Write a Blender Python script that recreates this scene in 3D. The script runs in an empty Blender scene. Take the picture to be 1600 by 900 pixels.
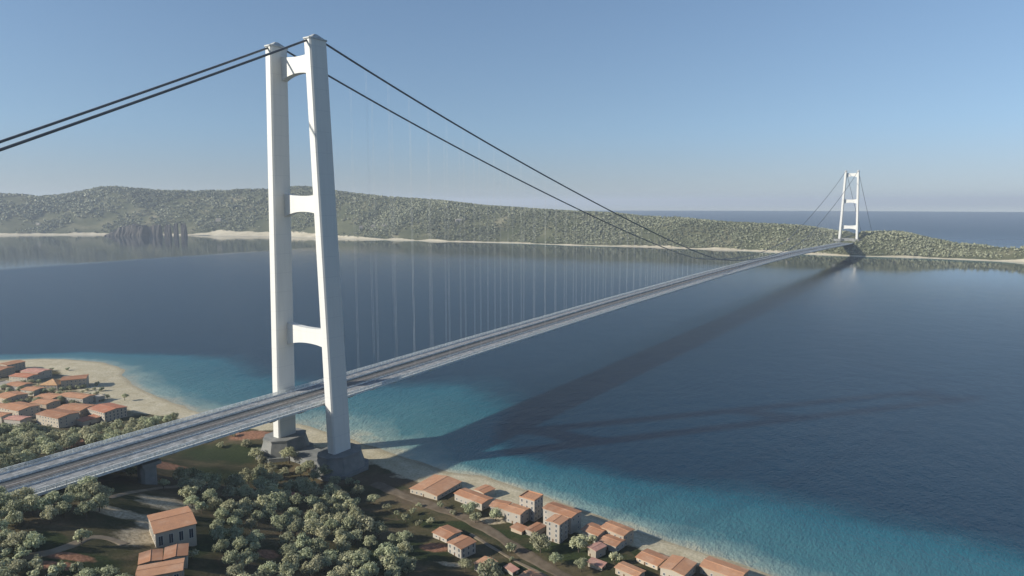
import bpy, bmesh, math, random
import numpy as np
from mathutils import Vector, Matrix

R = math.radians
SC = bpy.context.scene
COL = SC.collection

CAM_POS = (523.487, -422.777, 252.906)
CAM_F, CAM_YAW, CAM_PITCH, CAM_ROLL = 1072.447, 0.596396, 0.125306, -0.002233

COAST = np.array([(-1900,-420),(-1600,-300),(-1000,-150),(-860,-60),(-772,11),(-730,50),(-695,73),(-610,97),(-542,93),(-513,74),
    (-446,54),(-376,43),(-262,33),(-219,32),(-164,54),(-107,72),(-71,70),(-7,68),(24,65),(80,60),(125,56),(162,67),(228,62),
    (281,53),(323,48),(354,46),(388,44),(420,39),(520,20),(700,-15),(1400,-200),(2400,-500)], float)
FAR_COAST = np.array([(-12000,-1500),(-7500,900),(-5763,1762),(-5221,2215),(-4464,2560),(-3870,2811),(-2965,2858),(-2255,2950),
    (-1836,3053),(-1387,3047),(-1032,3138),(-666,3127),(-338,3117),(-179,3070),(73,3048),(223,3100),(465,3093),(684,3085),
    (1100,3070),(1800,3060)], float)

def smooth(a, b, v):
    t = np.clip((v-a)/(b-a), 0, 1)
    return t*t*(3-2*t)

def hash2(ix, iy, s):
    h = np.sin(ix*127.1+iy*311.7+s*74.7)*43758.5453
    return h-np.floor(h)

def vnoise(x, y, s=0):
    ix, iy = np.floor(x), np.floor(y)
    fx, fy = x-ix, y-iy
    fx, fy = fx*fx*(3-2*fx), fy*fy*(3-2*fy)
    a, b = hash2(ix, iy, s), hash2(ix+1, iy, s)
    c, d = hash2(ix, iy+1, s), hash2(ix+1, iy+1, s)
    return (a+(b-a)*fx+(c-a)*fy+(a-b-c+d)*fx*fy)*2-1

def coast_dist(x, y):
    """metres inland of the near shore (negative over water)"""
    return np.interp(x, COAST[:, 0], COAST[:, 1])-y

def near_height(x, y):
    x, y = np.asarray(x, float), np.asarray(y, float)
    d = coast_dist(x, y)
    d = d+2.5*vnoise(x/22, y/22, 3)*smooth(-40, 5, -np.abs(d))
    A = np.interp(x, [-1900,-350,-180,-70,60,130,300,600,2400], [8,10,38,66,66,58,30,30,30])
    h = np.where(d < 0, np.maximum(0.035*d, -12), 3.2*smooth(-12, 60, d)-3.2*smooth(-12, 60, 0))
    h = h+A*smooth(90, 340, d)
    n = 1.1*vnoise(x/38, y/38, 1)+0.5*vnoise(x/14, y/14, 2)
    h = h+n*smooth(60, 110, d)
    cut = smooth(35, 48, 84-np.abs(x))*smooth(200, 232, -y)      # level bed cut for the motorway and railway
    return h+(np.minimum(h, 62.3)-h)*cut

# far land: distance of the shore, ridge and back coast seen along each bearing from the headland the view is taken from
def bearing_col(x, y):
    dx, dy = x-CAM_POS[0], y-CAM_POS[1]
    a = dx*math.cos(CAM_YAW)+dy*math.sin(CAM_YAW)
    b = -dx*math.sin(CAM_YAW)+dy*math.cos(CAM_YAW)
    b = np.maximum(b, 1.0)
    return 800+CAM_F*a/b/math.cos(CAM_PITCH), b

SKY_X = [-400,-200,0,40,60,90,130,160,180,210,250,300,350,420,470,500,530,600,650,700,760,850,900,960,1000,1050,1100,1150,1220,1260,1290,1310,1340,1380,1410,1430,1460,1500,1560,1600,1800,2200]
SKY_Y = [308,305,302,303,306,304,298,292,291,294,297,298,297,295,291,292,299,306,310,314,321,327,330,332,337,338,343,347,350,352,357,360,362,361,361,365,372,379,383,385,390,395]
RD_X = [-400,500,700,900,1100,1300,1450,1520,1600,2200]
RD_T = [1100,950,750,520,420,330,280,200,130,130]
BK_X = [-400,850,950,1100,1250,1400,1500,1600,2200]
BK_T = [9000,5000,3000,1900,1400,1000,560,430,400]
_fc_u, _fc_b = bearing_col(FAR_COAST[:, 0], FAR_COAST[:, 1])
_fc_r = np.hypot(FAR_COAST[:, 0]-CAM_POS[0], FAR_COAST[:, 1]-CAM_POS[1])
_o = np.argsort(_fc_u)
FC_U, FC_R = _fc_u[_o], _fc_r[_o]

def far_t(x, y):
    u, b = bearing_col(x, y)
    r = np.hypot(x-CAM_POS[0], y-CAM_POS[1])
    return u, r-np.interp(u, FC_U, FC_R), b/r

def far_height(x, y):
    x, y = np.asarray(x, float), np.asarray(y, float)
    u, t, cb = far_t(x, y)
    t = t+10*vnoise(x/90, y/90, 11)
    S = np.interp(u, FC_U, FC_R)
    Rd = np.interp(u, RD_X, RD_T)
    Bk = np.interp(u, BK_X, BK_T)
    sky = np.interp(u, SKY_X, SKY_Y)
    Zr = CAM_POS[2]+(314.5-sky)/CAM_F*(S+Rd)*cb-15
    Zr = np.maximum(Zr, 4)
    n = 0.55*vnoise(x/420, y/420, 5)+0.3*vnoise(x/180, y/180, 6)+0.15*vnoise(x/80, y/80, 7)
    up = np.clip((t-45)/(Rd-45), 0, 1)
    rise = up**1.15*(2-up**1.15)*0.6+smooth(0, 1, up)*0.4
    h = Zr*rise*(1+0.26*n*(1-up)*np.minimum(up*4, 1))
    back = np.clip((t-Rd)/np.maximum(Bk-Rd, 1), 0, 1)
    h = h*(1-smooth(0, 1, back))+18*n*smooth(0.1, 0.5, back)*(1-smooth(.6, 1, back))*(Zr > 60)
    beach = 5*smooth(-5, 50, t)-0.45
    h = np.where(t < 0, np.maximum(0.05*t, -15)-0.3, h+beach)
    return np.where(back >= 1, -8.0, h)


# ------------------------------------------------------------------ camera
cam_d = bpy.data.cameras.new('camera')
cam_d.sensor_width = 36.0
cam_d.lens = CAM_F/1600*36.0
cam_d.clip_start = 1.0
cam_d.clip_end = 100000.0
cam = bpy.data.objects.new('camera', cam_d)
COL.objects.link(cam)
_F = Vector((-math.sin(CAM_YAW)*math.cos(CAM_PITCH), math.cos(CAM_YAW)*math.cos(CAM_PITCH), -math.sin(CAM_PITCH)))
_R = Vector((math.cos(CAM_YAW), math.sin(CAM_YAW), 0)); _U = _R.cross(_F)
_c, _s = math.cos(CAM_ROLL), math.sin(CAM_ROLL)
_R2 = _R*_c+_U*_s; _U2 = _U*_c-_R*_s
cam.matrix_world = Matrix(((_R2.x, _U2.x, -_F.x, CAM_POS[0]), (_R2.y, _U2.y, -_F.y, CAM_POS[1]), (_R2.z, _U2.z, -_F.z, CAM_POS[2]), (0, 0, 0, 1)))
SC.camera = cam

# ------------------------------------------------------------------ light, sky, exposure
SUN_EL = 26.0
SUN_TRAVEL = (0.63, 0.777)             # horizontal direction in which the shadows fall
sun_az = math.atan2(-SUN_TRAVEL[1], -SUN_TRAVEL[0])   # direction towards the sun, angle from +X
world = bpy.data.worlds.new('World'); SC.world = world; world.use_nodes = True
wn = world.node_tree; wn.nodes.clear()
sky = wn.nodes.new('ShaderNodeTexSky'); sky.sky_type = 'NISHITA'; sky.sun_disc = False
sky.sun_elevation = R(SUN_EL); sky.sun_rotation = math.pi/2-sun_az
sky.altitude = 250; sky.air_density = 1.0; sky.dust_density = 0.25; sky.ozone_density = 3.0
tc = wn.nodes.new('ShaderNodeTexCoord')
lift = wn.nodes.new('ShaderNodeVectorMath'); lift.operation = 'MULTIPLY_ADD'; lift.inputs[1].default_value = (1, 1, 0.62); lift.inputs[2].default_value = (0, 0, 0.085)   # even, hazy summer sky
nrm = wn.nodes.new('ShaderNodeVectorMath'); nrm.operation = 'NORMALIZE'
bg = wn.nodes.new('ShaderNodeBackground'); bg.inputs['Strength'].default_value = 0.083
wo = wn.nodes.new('ShaderNodeOutputWorld')
low = wn.nodes.new('ShaderNodeMix'); low.data_type = 'RGBA'; low.blend_type = 'MULTIPLY'; low.inputs[7].default_value = (1.03, 0.84, 0.76, 1)   # greyer air low over the sea
tint = wn.nodes.new('ShaderNodeMix'); tint.data_type = 'RGBA'; tint.blend_type = 'MULTIPLY'; tint.inputs[0].default_value = 1.0; tint.inputs[7].default_value = (1.0, 0.975, 0.975, 1)
wn.links.new(tc.outputs['Generated'], lift.inputs[0]); wn.links.new(lift.outputs[0], nrm.inputs[0])
wn.links.new(nrm.outputs[0], sky.inputs['Vector']); wn.links.new(sky.outputs[0], tint.inputs[6]); wn.links.new(tint.outputs[2], low.inputs[6])
sz_ = wn.nodes.new('ShaderNodeSeparateXYZ'); wn.links.new(tc.outputs['Generated'], sz_.inputs[0])
mr = wn.nodes.new('ShaderNodeMapRange'); mr.interpolation_type = 'SMOOTHSTEP'; mr.inputs['From Min'].default_value = 0.11; mr.inputs['From Max'].default_value = -0.006
wn.links.new(sz_.outputs[2], mr.inputs['Value']); wn.links.new(mr.outputs[0], low.inputs[0]); wn.links.new(low.outputs[2], bg.inputs['Color']); wn.links.new(bg.outputs[0], wo.inputs['Surface'])
sun_d = bpy.data.lights.new('sun', 'SUN'); sun_d.energy = 5.0; sun_d.angle = R(1.3); sun_d.color = (1.0, 0.93, 0.82)
sun = bpy.data.objects.new('sun', sun_d); COL.objects.link(sun)
_h = math.hypot(*SUN_TRAVEL)
_dir = Vector((SUN_TRAVEL[0]/_h*math.cos(R(SUN_EL)), SUN_TRAVEL[1]/_h*math.cos(R(SUN_EL)), -math.sin(R(SUN_EL))))
sun.rotation_euler = _dir.to_track_quat('-Z', 'Y').to_euler()
sun.location = (-600, -500, 900)
SC.view_settings.view_transform = 'Standard'; SC.view_settings.look = 'None'
SC.view_settings.exposure = 0.5; SC.view_settings.gamma = 1.0; SC.view_settings.use_curve_mapping = False
SC.render.engine = 'CYCLES'
SC.cycles.max_bounces = 5; SC.cycles.diffuse_bounces = 2; SC.cycles.glossy_bounces = 3; SC.cycles.transmission_bounces = 2
SC.cycles.volume_bounces = 0; SC.cycles.transparent_max_bounces = 8
SC.cycles.caustics_reflective = False; SC.cycles.caustics_refractive = False
SC.cycles.use_denoising = True
HAZE_DENSITY = 0.000052

# ------------------------------------------------------------------ node helpers
class NT:
    def __init__(s, name):
        s.m = bpy.data.materials.new(name); s.m.use_nodes = True
        s.t = s.m.node_tree; s.t.nodes.clear()
        s.out = s.n('OutputMaterial')
    def n(s, kind, **kw):
        o = s.t.nodes.new('ShaderNode'+kind)
        for k, v in kw.items():
            setattr(o, k, v)
        return o
    def l(s, a, b): s.t.links.new(a, b)
    def set(s, node, **kw):
        for k, v in kw.items():
            node.inputs[k.replace('_', ' ')].default_value = v
        return node
    def bsdf(s, rough=0.8, spec=0.3):
        b = s.n('BsdfPrincipled'); b.inputs['Roughness'].default_value = rough; b.inputs['Specular IOR Level'].default_value = spec
        s.l(b.outputs[0], s.out.inputs['Surface']); return b
    def obj(s): return s.n('TexCoord').outputs['Object']
    def geo(s): return s.n('NewGeometry').outputs['Position']
    def noise(s, vec, scale, detail=3.0, rough=0.55):
        o = s.n('TexNoise'); o.inputs['Scale'].default_value = scale; o.inputs['Detail'].default_value = detail; o.inputs['Roughness'].default_value = rough
        s.l(vec, o.inputs['Vector']); return o.outputs['Fac']
    def ramp(s, fac, stops, interp='LINEAR'):
        o = s.n('ValToRGB'); e = o.color_ramp; e.interpolation = interp
        while len(e.elements) < len(stops): e.elements.new(0.5)
        for el, (p, c) in zip(e.elements, stops):
            el.position = p; el.color = (c[0], c[1], c[2], 1) if not isinstance(c, (int, float)) else (c, c, c, 1)
        s.l(fac, o.inputs['Fac']); return o.outputs['Color']
    def mix(s, fac, a, b, mode='MIX'):
        o = s.n('Mix', data_type='RGBA', blend_type=mode)
        for sock, v in ((o.inputs[0], fac), (o.inputs[6], a), (o.inputs[7], b)):
            if isinstance(v, (int, float)): sock.default_value = v
            elif isinstance(v, tuple): sock.default_value = (v[0], v[1], v[2], 1)
            else: s.l(v, sock)
        return o.outputs[2]
    def math(s, op, a, b=None, c=None, clamp=False):
        o = s.n('Math', operation=op, use_clamp=clamp)
        for i, v in enumerate((a, b, c)):
            if v is None: continue
            if isinstance(v, (int, float)): o.inputs[i].default_value = v
            else: s.l(v, o.inputs[i])
        return o.outputs[0]
    def attr(s, name):
        return s.n('Attribute', attribute_name=name).outputs['Fac']
    def bump(s, b, h, strength, dist):
        o = s.n('Bump'); o.inputs['Strength'].default_value = strength if isinstance(strength, (int, float)) else 1
        if not isinstance(strength, (int, float)): s.l(strength, o.inputs['Strength'])
        o.inputs['Distance'].default_value = dist; s.l(h, o.inputs['Height']); s.l(o.outputs[0], b.inputs['Normal']); return o

def simple(name, col, rough=0.7, spec=0.3, var=0.18, scale=0.15, metallic=0.0):
    m = NT(name); b = m.bsdf(rough, spec); b.inputs['Metallic'].default_value = metallic
    n = m.noise(m.geo(), scale, 4)
    lo = tuple(c*(1-var) for c in col); hi = tuple(min(1, c*(1+var)) for c in col)
    m.l(m.ramp(n, [(0.3, lo), (0.7, hi)]), b.inputs['Base Color']); return m.m

# ---- materials
def mat_paint():
    m = NT('white_tower_paint'); b = m.bsdf(0.5, 0.35)
    g = m.geo(); mp = m.n('Mapping'); mp.inputs['Scale'].default_value = (1, 1, 0.07); m.l(g, mp.inputs['Vector'])
    streak = m.noise(mp.outputs[0], 0.35, 4); blot = m.noise(g, 0.03, 3)
    c = m.mix(m.ramp(streak, [(0.45, 0.0), (0.8, 0.35)]), (0.62, 0.62, 0.58), (0.48, 0.48, 0.45))
    c = m.mix(m.ramp(blot, [(0.4, 0.0), (0.7, 0.25)]), c, (0.57, 0.58, 0.57))
    sx = m.n('SeparateXYZ'); m.l(g, sx.inputs[0])
    seam = m.math('LESS_THAN', m.math('FRACT', m.math('DIVIDE', sx.outputs[2], 18.5)), 0.022)
    c = m.mix(m.math('MULTIPLY', seam, 0.45), c, (0.42, 0.43, 0.43))
    m.l(c, b.inputs['Base Color']); return m.m
def mat_concrete():
    m = NT('concrete'); b = m.bsdf(0.85, 0.2); g = m.geo()
    c = m.ramp(m.noise(g, 0.12, 5), [(0.3, (0.14, 0.15, 0.145)), (0.7, (0.235, 0.235, 0.22))])
    m.l(c, b.inputs['Base Color']); return m.m
def mat_roof(name, stops):
    m = NT(name); b = m.bsdf(0.85, 0.15); o = m.obj(); info = m.n('ObjectInfo')
    w = m.n('TexWave', wave_type='BANDS', bands_direction='Y'); w.inputs['Scale'].default_value = 1.1; w.inputs['Distortion'].default_value = 0.6
    m.l(o, w.inputs['Vector'])
    base = m.ramp(info.outputs['Random'], stops)
    c = m.mix(m.ramp(m.noise(o, 0.35, 5), [(0.35, 0.0), (0.75, 0.55)]), base, (0.32, 0.18, 0.12))
    c = m.mix(m.ramp(m.noise(o, 0.12, 2), [(0.5, 0.0), (0.8, 0.5)]), c, (0.58, 0.41, 0.29))
    c = m.mix(m.math('MULTIPLY', w.outputs['Fac'], 0.38), c, (0.25, 0.13, 0.09))
    m.l(c, b.inputs['Base Color']); m.bump(b, w.outputs['Fac'], 0.4, 0.15); return m.m
def mat_wall(name, cols):
    m = NT(name); b = m.bsdf(0.9, 0.15); o = m.obj(); info = m.n('ObjectInfo')
    base = m.ramp(info.outputs['Random'], [(i/(len(cols)-1), c) for i, c in enumerate(cols)])
    c = m.mix(m.ramp(m.noise(o, 0.5, 5), [(0.45, 0.0), (0.8, 0.5)]), base, (0.30, 0.27, 0.23))
    m.l(c, b.inputs['Base Color']); return m.m
def mat_glass():
    m = NT('window_glass'); b = m.bsdf(0.06, 0.6); b.inputs['Base Color'].default_value = (0.02, 0.03, 0.045, 1); return m.m
def mat_leaf(name, stops, tr=0.0):
    m = NT(name); b = m.bsdf(0.65, 0.25); info = m.n('ObjectInfo'); g = m.geo()
    n = m.noise(g, 0.55, 3)
    f = m.math('ADD', m.math('MULTIPLY', m.attr('leaf'), 0.65), m.math('MULTIPLY', n, 0.35))
    c = m.ramp(f, stops)
    hue = m.n('HueSaturation'); m.l(c, hue.inputs['Color'])
    m.l(m.math('ADD', 0.47, m.math('MULTIPLY', m.math('FRACT', m.math('MULTIPLY', info.outputs['Random'], 7.3)), 0.05)), hue.inputs['Hue'])
    m.l(m.math('ADD', 0.72, m.math('MULTIPLY', info.outputs['Random'], 0.5)), hue.inputs['Value'])
    m.l(hue.outputs[0], b.inputs['Base Color'])
    if tr:
        ts = m.n('BsdfTranslucent'); mx = m.n('MixShader'); mx.inputs[0].default_value = tr
        m.l(hue.outputs[0], ts.inputs['Color']); m.l(b.outputs[0], mx.inputs[1]); m.l(ts.outputs[0], mx.inputs[2]); m.l(mx.outputs[0], m.out.inputs['Surface'])
    return m.m
def mat_bark():
    m = NT('bark'); b = m.bsdf(0.9, 0.1)
    m.l(m.ramp(m.noise(m.geo(), 1.5, 4), [(0.3, (0.05, 0.04, 0.03)), (0.7, (0.12, 0.095, 0.07))]), b.inputs['Base Color']); return m.m
def mat_ground():
    m = NT('near_ground'); b = m.bsdf(0.95, 0.08); g = m.geo()
    n1 = m.noise(g, 0.022, 5); n2 = m.noise(g, 0.06, 5, 0.6); n3 = m.noise(g, 0.5, 4, 0.65)
    veg = m.ramp(n1, [(0.25, (0.022, 0.030, 0.012)), (0.43, (0.048, 0.050, 0.022)), (0.56, (0.10, 0.082, 0.045)), (0.75, (0.18, 0.14, 0.085))])
    veg = m.mix(m.ramp(n2, [(0.56, 0.0), (0.68, 0.75)]), veg, (0.16, 0.115, 0.072))
    sand = m.ramp(n2, [(0.25, (0.44, 0.38, 0.25)), (0.5, (0.52, 0.46, 0.32)), (0.75, (0.60, 0.54, 0.40))])
    wob = m.math('ADD', m.math('MULTIPLY', m.math('SUBTRACT', n2, 0.5), 1.1), m.math('MULTIPLY', m.math('SUBTRACT', m.noise(g, 0.17, 4, 0.6), 0.5), 0.7))
    def blend(c, name, col):
        a = m.math('ADD', m.attr(name), m.math('MULTIPLY', wob, m.math('MULTIPLY', m.attr(name), 1.6)))
        return m.mix(m.ramp(a, [(0.32, 0.0), (0.6, 0.92)]), c, col)
    dry = m.ramp(n3, [(0.3, (0.25, 0.21, 0.13)), (0.7, (0.36, 0.31, 0.20))])
    c = blend(veg, 'dry', dry)
    c = blend(c, 'green', m.ramp(n3, [(0.3, (0.02, 0.034, 0.013)), (0.7, (0.04, 0.056, 0.02))]))
    c = blend(c, 'brown', (0.115, 0.085, 0.055))
    c = blend(c, 'pale', m.ramp(n3, [(0.3, (0.38, 0.31, 0.20)), (0.7, (0.55, 0.47, 0.34))]))
    c = blend(c, 'red', m.ramp(n3, [(0.3, (0.24, 0.115, 0.07)), (0.7, (0.38, 0.20, 0.125))]))
    c = blend(c, 'pink', (0.45, 0.20, 0.19))
    s = m.math('ADD', m.attr('sand'), m.math('MULTIPLY', wob, 0.6))
    c = m.mix(m.ramp(s, [(0.4, 0.0), (0.62, 1.0)]), c, sand)
    wet = m.attr('wet')
    c = m.mix(m.math('MULTIPLY', wet, 0.55), c, (0.22, 0.19, 0.13))
    c = m.mix(m.ramp(n3, [(0.35, 0.35), (0.65, 0.0)]), c, (0.02, 0.022, 0.012))
    m.l(c, b.inputs['Base Color']); m.bump(b, n3, 0.5, 0.6); return m.m
def mat_far_ground():
    m = NT('far_ground'); b = m.bsdf(0.95, 0.08); g = m.geo()
    n1 = m.noise(g, 0.006, 5); n2 = m.noise(g, 0.02, 4)
    veg = m.ramp(n1, [(0.3, (0.05, 0.06, 0.03)), (0.55, (0.095, 0.10, 0.055)), (0.75, (0.22, 0.20, 0.13))])
    sand = m.ramp(n2, [(0.3, (0.42, 0.37, 0.26)), (0.7, (0.55, 0.50, 0.38))])
    s = m.math('ADD', m.attr('sand'), m.math('MULTIPLY', m.math('SUBTRACT', n2, 0.5), 0.8))
    c = m.mix(m.ramp(s, [(0.4, 0.0), (0.6, 1.0)]), veg, sand)
    m.l(c, b.inputs['Base Color']); return m.m
def mat_water():
    m = NT('sea_water'); b = m.bsdf(0.07, 0.5); b.inputs['IOR'].default_value = 1.333
    g = m.geo()
    n = m.noise(g, 0.012, 4); nf = m.noise(g, 0.05, 4, 0.6)
    sh = m.math('ADD', m.attr('shoal'), m.math('MULTIPLY', m.math('SUBTRACT', n, 0.5), 0.30))
    sh = m.math('ADD', sh, m.math('MULTIPLY', m.math('SUBTRACT', nf, 0.5), 0.16))
    # colour of the water body over the bottom: sand close in, turquoise shelf, navy beyond the drop
    body = m.ramp(sh, [(0.0, (0.36, 0.36, 0.27)), (0.07, (0.20, 0.29, 0.26)), (0.2, (0.05, 0.155, 0.175)), (0.6, (0.015, 0.105, 0.14)), (0.75, (0.006, 0.044, 0.07)), (0.9, (0.002, 0.022, 0.044))])
    dark = m.ramp(m.noise(g, 0.004, 3), [(0.4, 0.0), (0.7, 0.45)])
    body = m.mix(dark, body, m.mix(0.5, body, (0.004, 0.016, 0.034)))
    m.l(body, b.inputs['Base Color'])
    mp = m.n('Mapping'); mp.inputs['Rotation'].default_value = (0, 0, R(28)); mp.inputs['Scale'].default_value = (1, 0.45, 1); m.l(g, mp.inputs['Vector'])
    w1 = m.noise(mp.outputs[0], 0.11, 3, 0.6); w2 = m.noise(mp.outputs[0], 0.45, 3, 0.65); w3 = m.noise(g, 0.018, 2)
    h = m.math('ADD', m.math('MULTIPLY', w1, 1.0), m.math('MULTIPLY', w2, 0.85))
    h = m.math('ADD', h, m.math('MULTIPLY', w3, 1.2))
    m.bump(b, h, m.attr('chop'), 1.0)
    m.l(m.math('ADD', 0.015, m.math('MULTIPLY', m.attr('chop'), 0.16)), b.inputs['Roughness'])
    return m.m
def mat_asphalt():
    m = NT('asphalt'); b = m.bsdf(0.85, 0.2); g = m.geo()
    c = m.ramp(m.noise(g, 0.2, 5), [(0.32, (0.13, 0.14, 0.145)), (0.68, (0.26, 0.27, 0.275))])
    sx = m.n('SeparateXYZ'); m.l(g, sx.inputs[0]); ax = m.math('ABSOLUTE', sx.outputs[0])
    dash = m.math('LESS_THAN', m.math('FRACT', m.math('DIVIDE', sx.outputs[1], 15.0)), 0.4)
    for xl in (17.0, 21.0):
        c = m.mix(m.math('MULTIPLY', dash, m.math('COMPARE', ax, xl, 0.17)), c, (0.62, 0.62, 0.6))
    m.l(c, b.inputs['Base Color']); return m.m
def mat_rock():
    m = NT('dark_rock'); b = m.bsdf(0.95, 0.1); g = m.geo()
    m.l(m.ramp(m.noise(g, 0.02, 6, 0.65), [(0.3, (0.045, 0.042, 0.042)), (0.7, (0.12, 0.11, 0.095))]), b.inputs['Base Color'])
    m.bump(b, m.noise(g, 0.05, 6, 0.65), 0.8, 8.0); return m.m
def mat_dirt():
    m = NT('dirt_road'); b = m.bsdf(0.95, 0.08); g = m.geo()
    m.l(m.ramp(m.noise(g, 0.15, 5), [(0.3, (0.105, 0.082, 0.056)), (0.7, (0.175, 0.14, 0.10))]), b.inputs['Base Color']); return m.m

M = dict(paint=mat_paint(), concrete=mat_concrete(), roof=mat_roof('terracotta_roof', [(0.0, (0.33, 0.165, 0.09)), (0.3, (0.42, 0.21, 0.112)), (0.65, (0.47, 0.245, 0.132)), (1.0, (0.50, 0.28, 0.16))]),
    roof_pink=mat_roof('pink_roof', [(0, (0.50, 0.26, 0.21)), (1, (0.55, 0.31, 0.25))]), roof_gold=mat_roof('golden_roof', [(0, (0.52, 0.33, 0.16)), (1, (0.55, 0.36, 0.18))]),
    roof_red=mat_roof('red_roof', [(0, (0.42, 0.17, 0.10)), (1, (0.48, 0.19, 0.11))]),
    wall=mat_wall('plaster_wall', [(0.33, 0.27, 0.20), (0.40, 0.36, 0.29), (0.44, 0.37, 0.28), (0.30, 0.23, 0.17)]),
    white=mat_wall('white_wall', [(0.31, 0.28, 0.235), (0.39, 0.36, 0.31)]),
    glass=mat_glass(), frame=simple('window_frame_paint', (0.55, 0.55, 0.52), var=0.1), door=simple('door_wood', (0.12, 0.07, 0.04)),
    leaf=mat_leaf('tree_leaves', [(0.12, (0.11, 0.12, 0.062)), (0.45, (0.36, 0.375, 0.225)), (0.85, (0.58, 0.59, 0.39))], 0.38),
    forest=mat_leaf('far_forest_leaves', [(0.1, (0.05, 0.064, 0.036)), (0.5, (0.17, 0.19, 0.115)), (0.9, (0.34, 0.355, 0.235))]),
    bark=mat_bark(), ground=mat_ground(), far=mat_far_ground(), water=mat_water(), asphalt=mat_asphalt(), rock=mat_rock(), dirt=mat_dirt(),
    pale_path=simple('pale_path', (0.19, 0.15, 0.10), var=0.3), cable=simple('cable_steel', (0.10, 0.11, 0.12), 0.5, 0.3),
    hanger=simple('hanger_wire', (0.55, 0.57, 0.57), 0.4, 0.5), steel=simple('grey_deck_steel', (0.40, 0.42, 0.41), 0.55, 0.35, var=0.28, scale=0.3),
    pale_steel=simple('pale_screen_steel', (0.60, 0.62, 0.60), 0.5, 0.35, var=0.3, scale=0.5), dark_steel=simple('dark_grating', (0.06, 0.068, 0.07), 0.7, 0.2, var=0.35, scale=0.4),
    line=simple('road_paint', (0.7, 0.7, 0.68)), rail=simple('rail_steel', (0.20, 0.16, 0.13), 0.4, 0.5), ballast=simple('ballast', (0.20, 0.195, 0.185), 0.95, 0.1, var=0.35, scale=0.6))

# ------------------------------------------------------------------ object helpers
def link(o, parent=None):
    COL.objects.link(o)
    if parent is not None: o.parent = parent
    return o
def tag(o, label=None, cat=None, group=None, kind=None):
    if label: o['label'] = label
    if cat: o['category'] = cat
    if group: o['group'] = group
    if kind: o['kind'] = kind
    return o
def empty(name, loc=(0, 0, 0), rz=0.0):
    o = bpy.data.objects.new(name, None); o.empty_display_size = 2; o.location = loc; o.rotation_euler = (0, 0, rz); return link(o)
class MB:
    """collects shapes for ONE mesh object"""
    def __init__(s): s.v = []; s.f = []; s.mi = []
    def add(s, vs, fs, mi=0):
        k = len(s.v); s.v.extend([tuple(map(float, v)) for v in vs]); s.f.extend([tuple(i+k for i in f) for f in fs]); s.mi.extend([mi]*len(fs))
    def box(s, x0, x1, y0, y1, z0, z1, mi=0):
        s.add([(x0, y0, z0), (x1, y0, z0), (x1, y1, z0), (x0, y1, z0), (x0, y0, z1), (x1, y0, z1), (x1, y1, z1), (x0, y1, z1)],
              [(3, 2, 1, 0), (4, 5, 6, 7), (0, 1, 5, 4), (1, 2, 6, 5), (2, 3, 7, 6), (3, 0, 4, 7)], mi)
    def loft(s, rings, mi=0, caps=True):
        n = len(rings[0]); vs = [p for r in rings for p in r]; fs = []
        for i in range(len(rings)-1):
            for j in range(n):
                a, b = i*n+j, i*n+(j+1) % n
                fs.append((a, b, b+n, a+n))
        if caps:
            fs.append(tuple(range(n-1, -1, -1))); fs.append(tuple(range((len(rings)-1)*n, len(rings)*n)))
        s.add(vs, fs, mi)
    def tube(s, pts, rad, n=6, mi=0):
        rings = []
        rad = rad if isinstance(rad, (list, tuple)) else [rad]*len(pts)
        pts = [Vector(p) for p in pts]
        for i, p in enumerate(pts):
            d = (pts[min(i+1, len(pts)-1)]-pts[max(i-1, 0)]).normalized()
            u = d.cross(Vector((0, 0, 1)) if abs(d.z) < 0.95 else Vector((1, 0, 0))).normalized(); w = u.cross(d)
            rings.append([p+(u*math.cos(t)+w*math.sin(t))*rad[i] for t in [2*math.pi*k/n for k in range(n)]])
        s.loft(rings, mi)
    def build(s, name, mats, parent=None, smooth_shade=False, loc=None):
        me = bpy.data.meshes.new(name); me.from_pydata(s.v, [], s.f); me.update()
        for m in (mats if isinstance(mats, (list, tuple)) else [mats]): me.materials.append(m)
        if len(set(s.mi)) > 1: me.polygons.foreach_set('material_index', s.mi)
        bm = bmesh.new(); bm.from_mesh(me); bmesh.ops.recalc_face_normals(bm, faces=bm.faces); bm.to_mesh(me); bm.free()
        if smooth_shade: me.polygons.foreach_set('use_smooth', [True]*len(me.polygons))
        o = bpy.data.objects.new(name, me)
        if loc is not None: o.location = loc
        return link(o, parent)
def quads_mesh(name, verts, mat, attr=None, smooth_shade=False):
    """mesh of independent quads from an (n,4,3) array, built with numpy"""
    n = len(verts); me = bpy.data.meshes.new(name)
    me.vertices.add(n*4); me.vertices.foreach_set('co', np.asarray(verts, np.float32).ravel())
    me.loops.add(n*4); me.loops.foreach_set('vertex_index', np.arange(n*4, dtype=np.int32))
    me.polygons.add(n); me.polygons.foreach_set('loop_start', np.arange(0, n*4, 4, dtype=np.int32))
    me.update(calc_edges=True); me.materials.append(mat)
    if attr is not None:
        a = me.attributes.new('leaf', 'FLOAT', 'FACE'); a.data.foreach_set('value', np.asarray(attr, np.float32))
    return me
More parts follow.
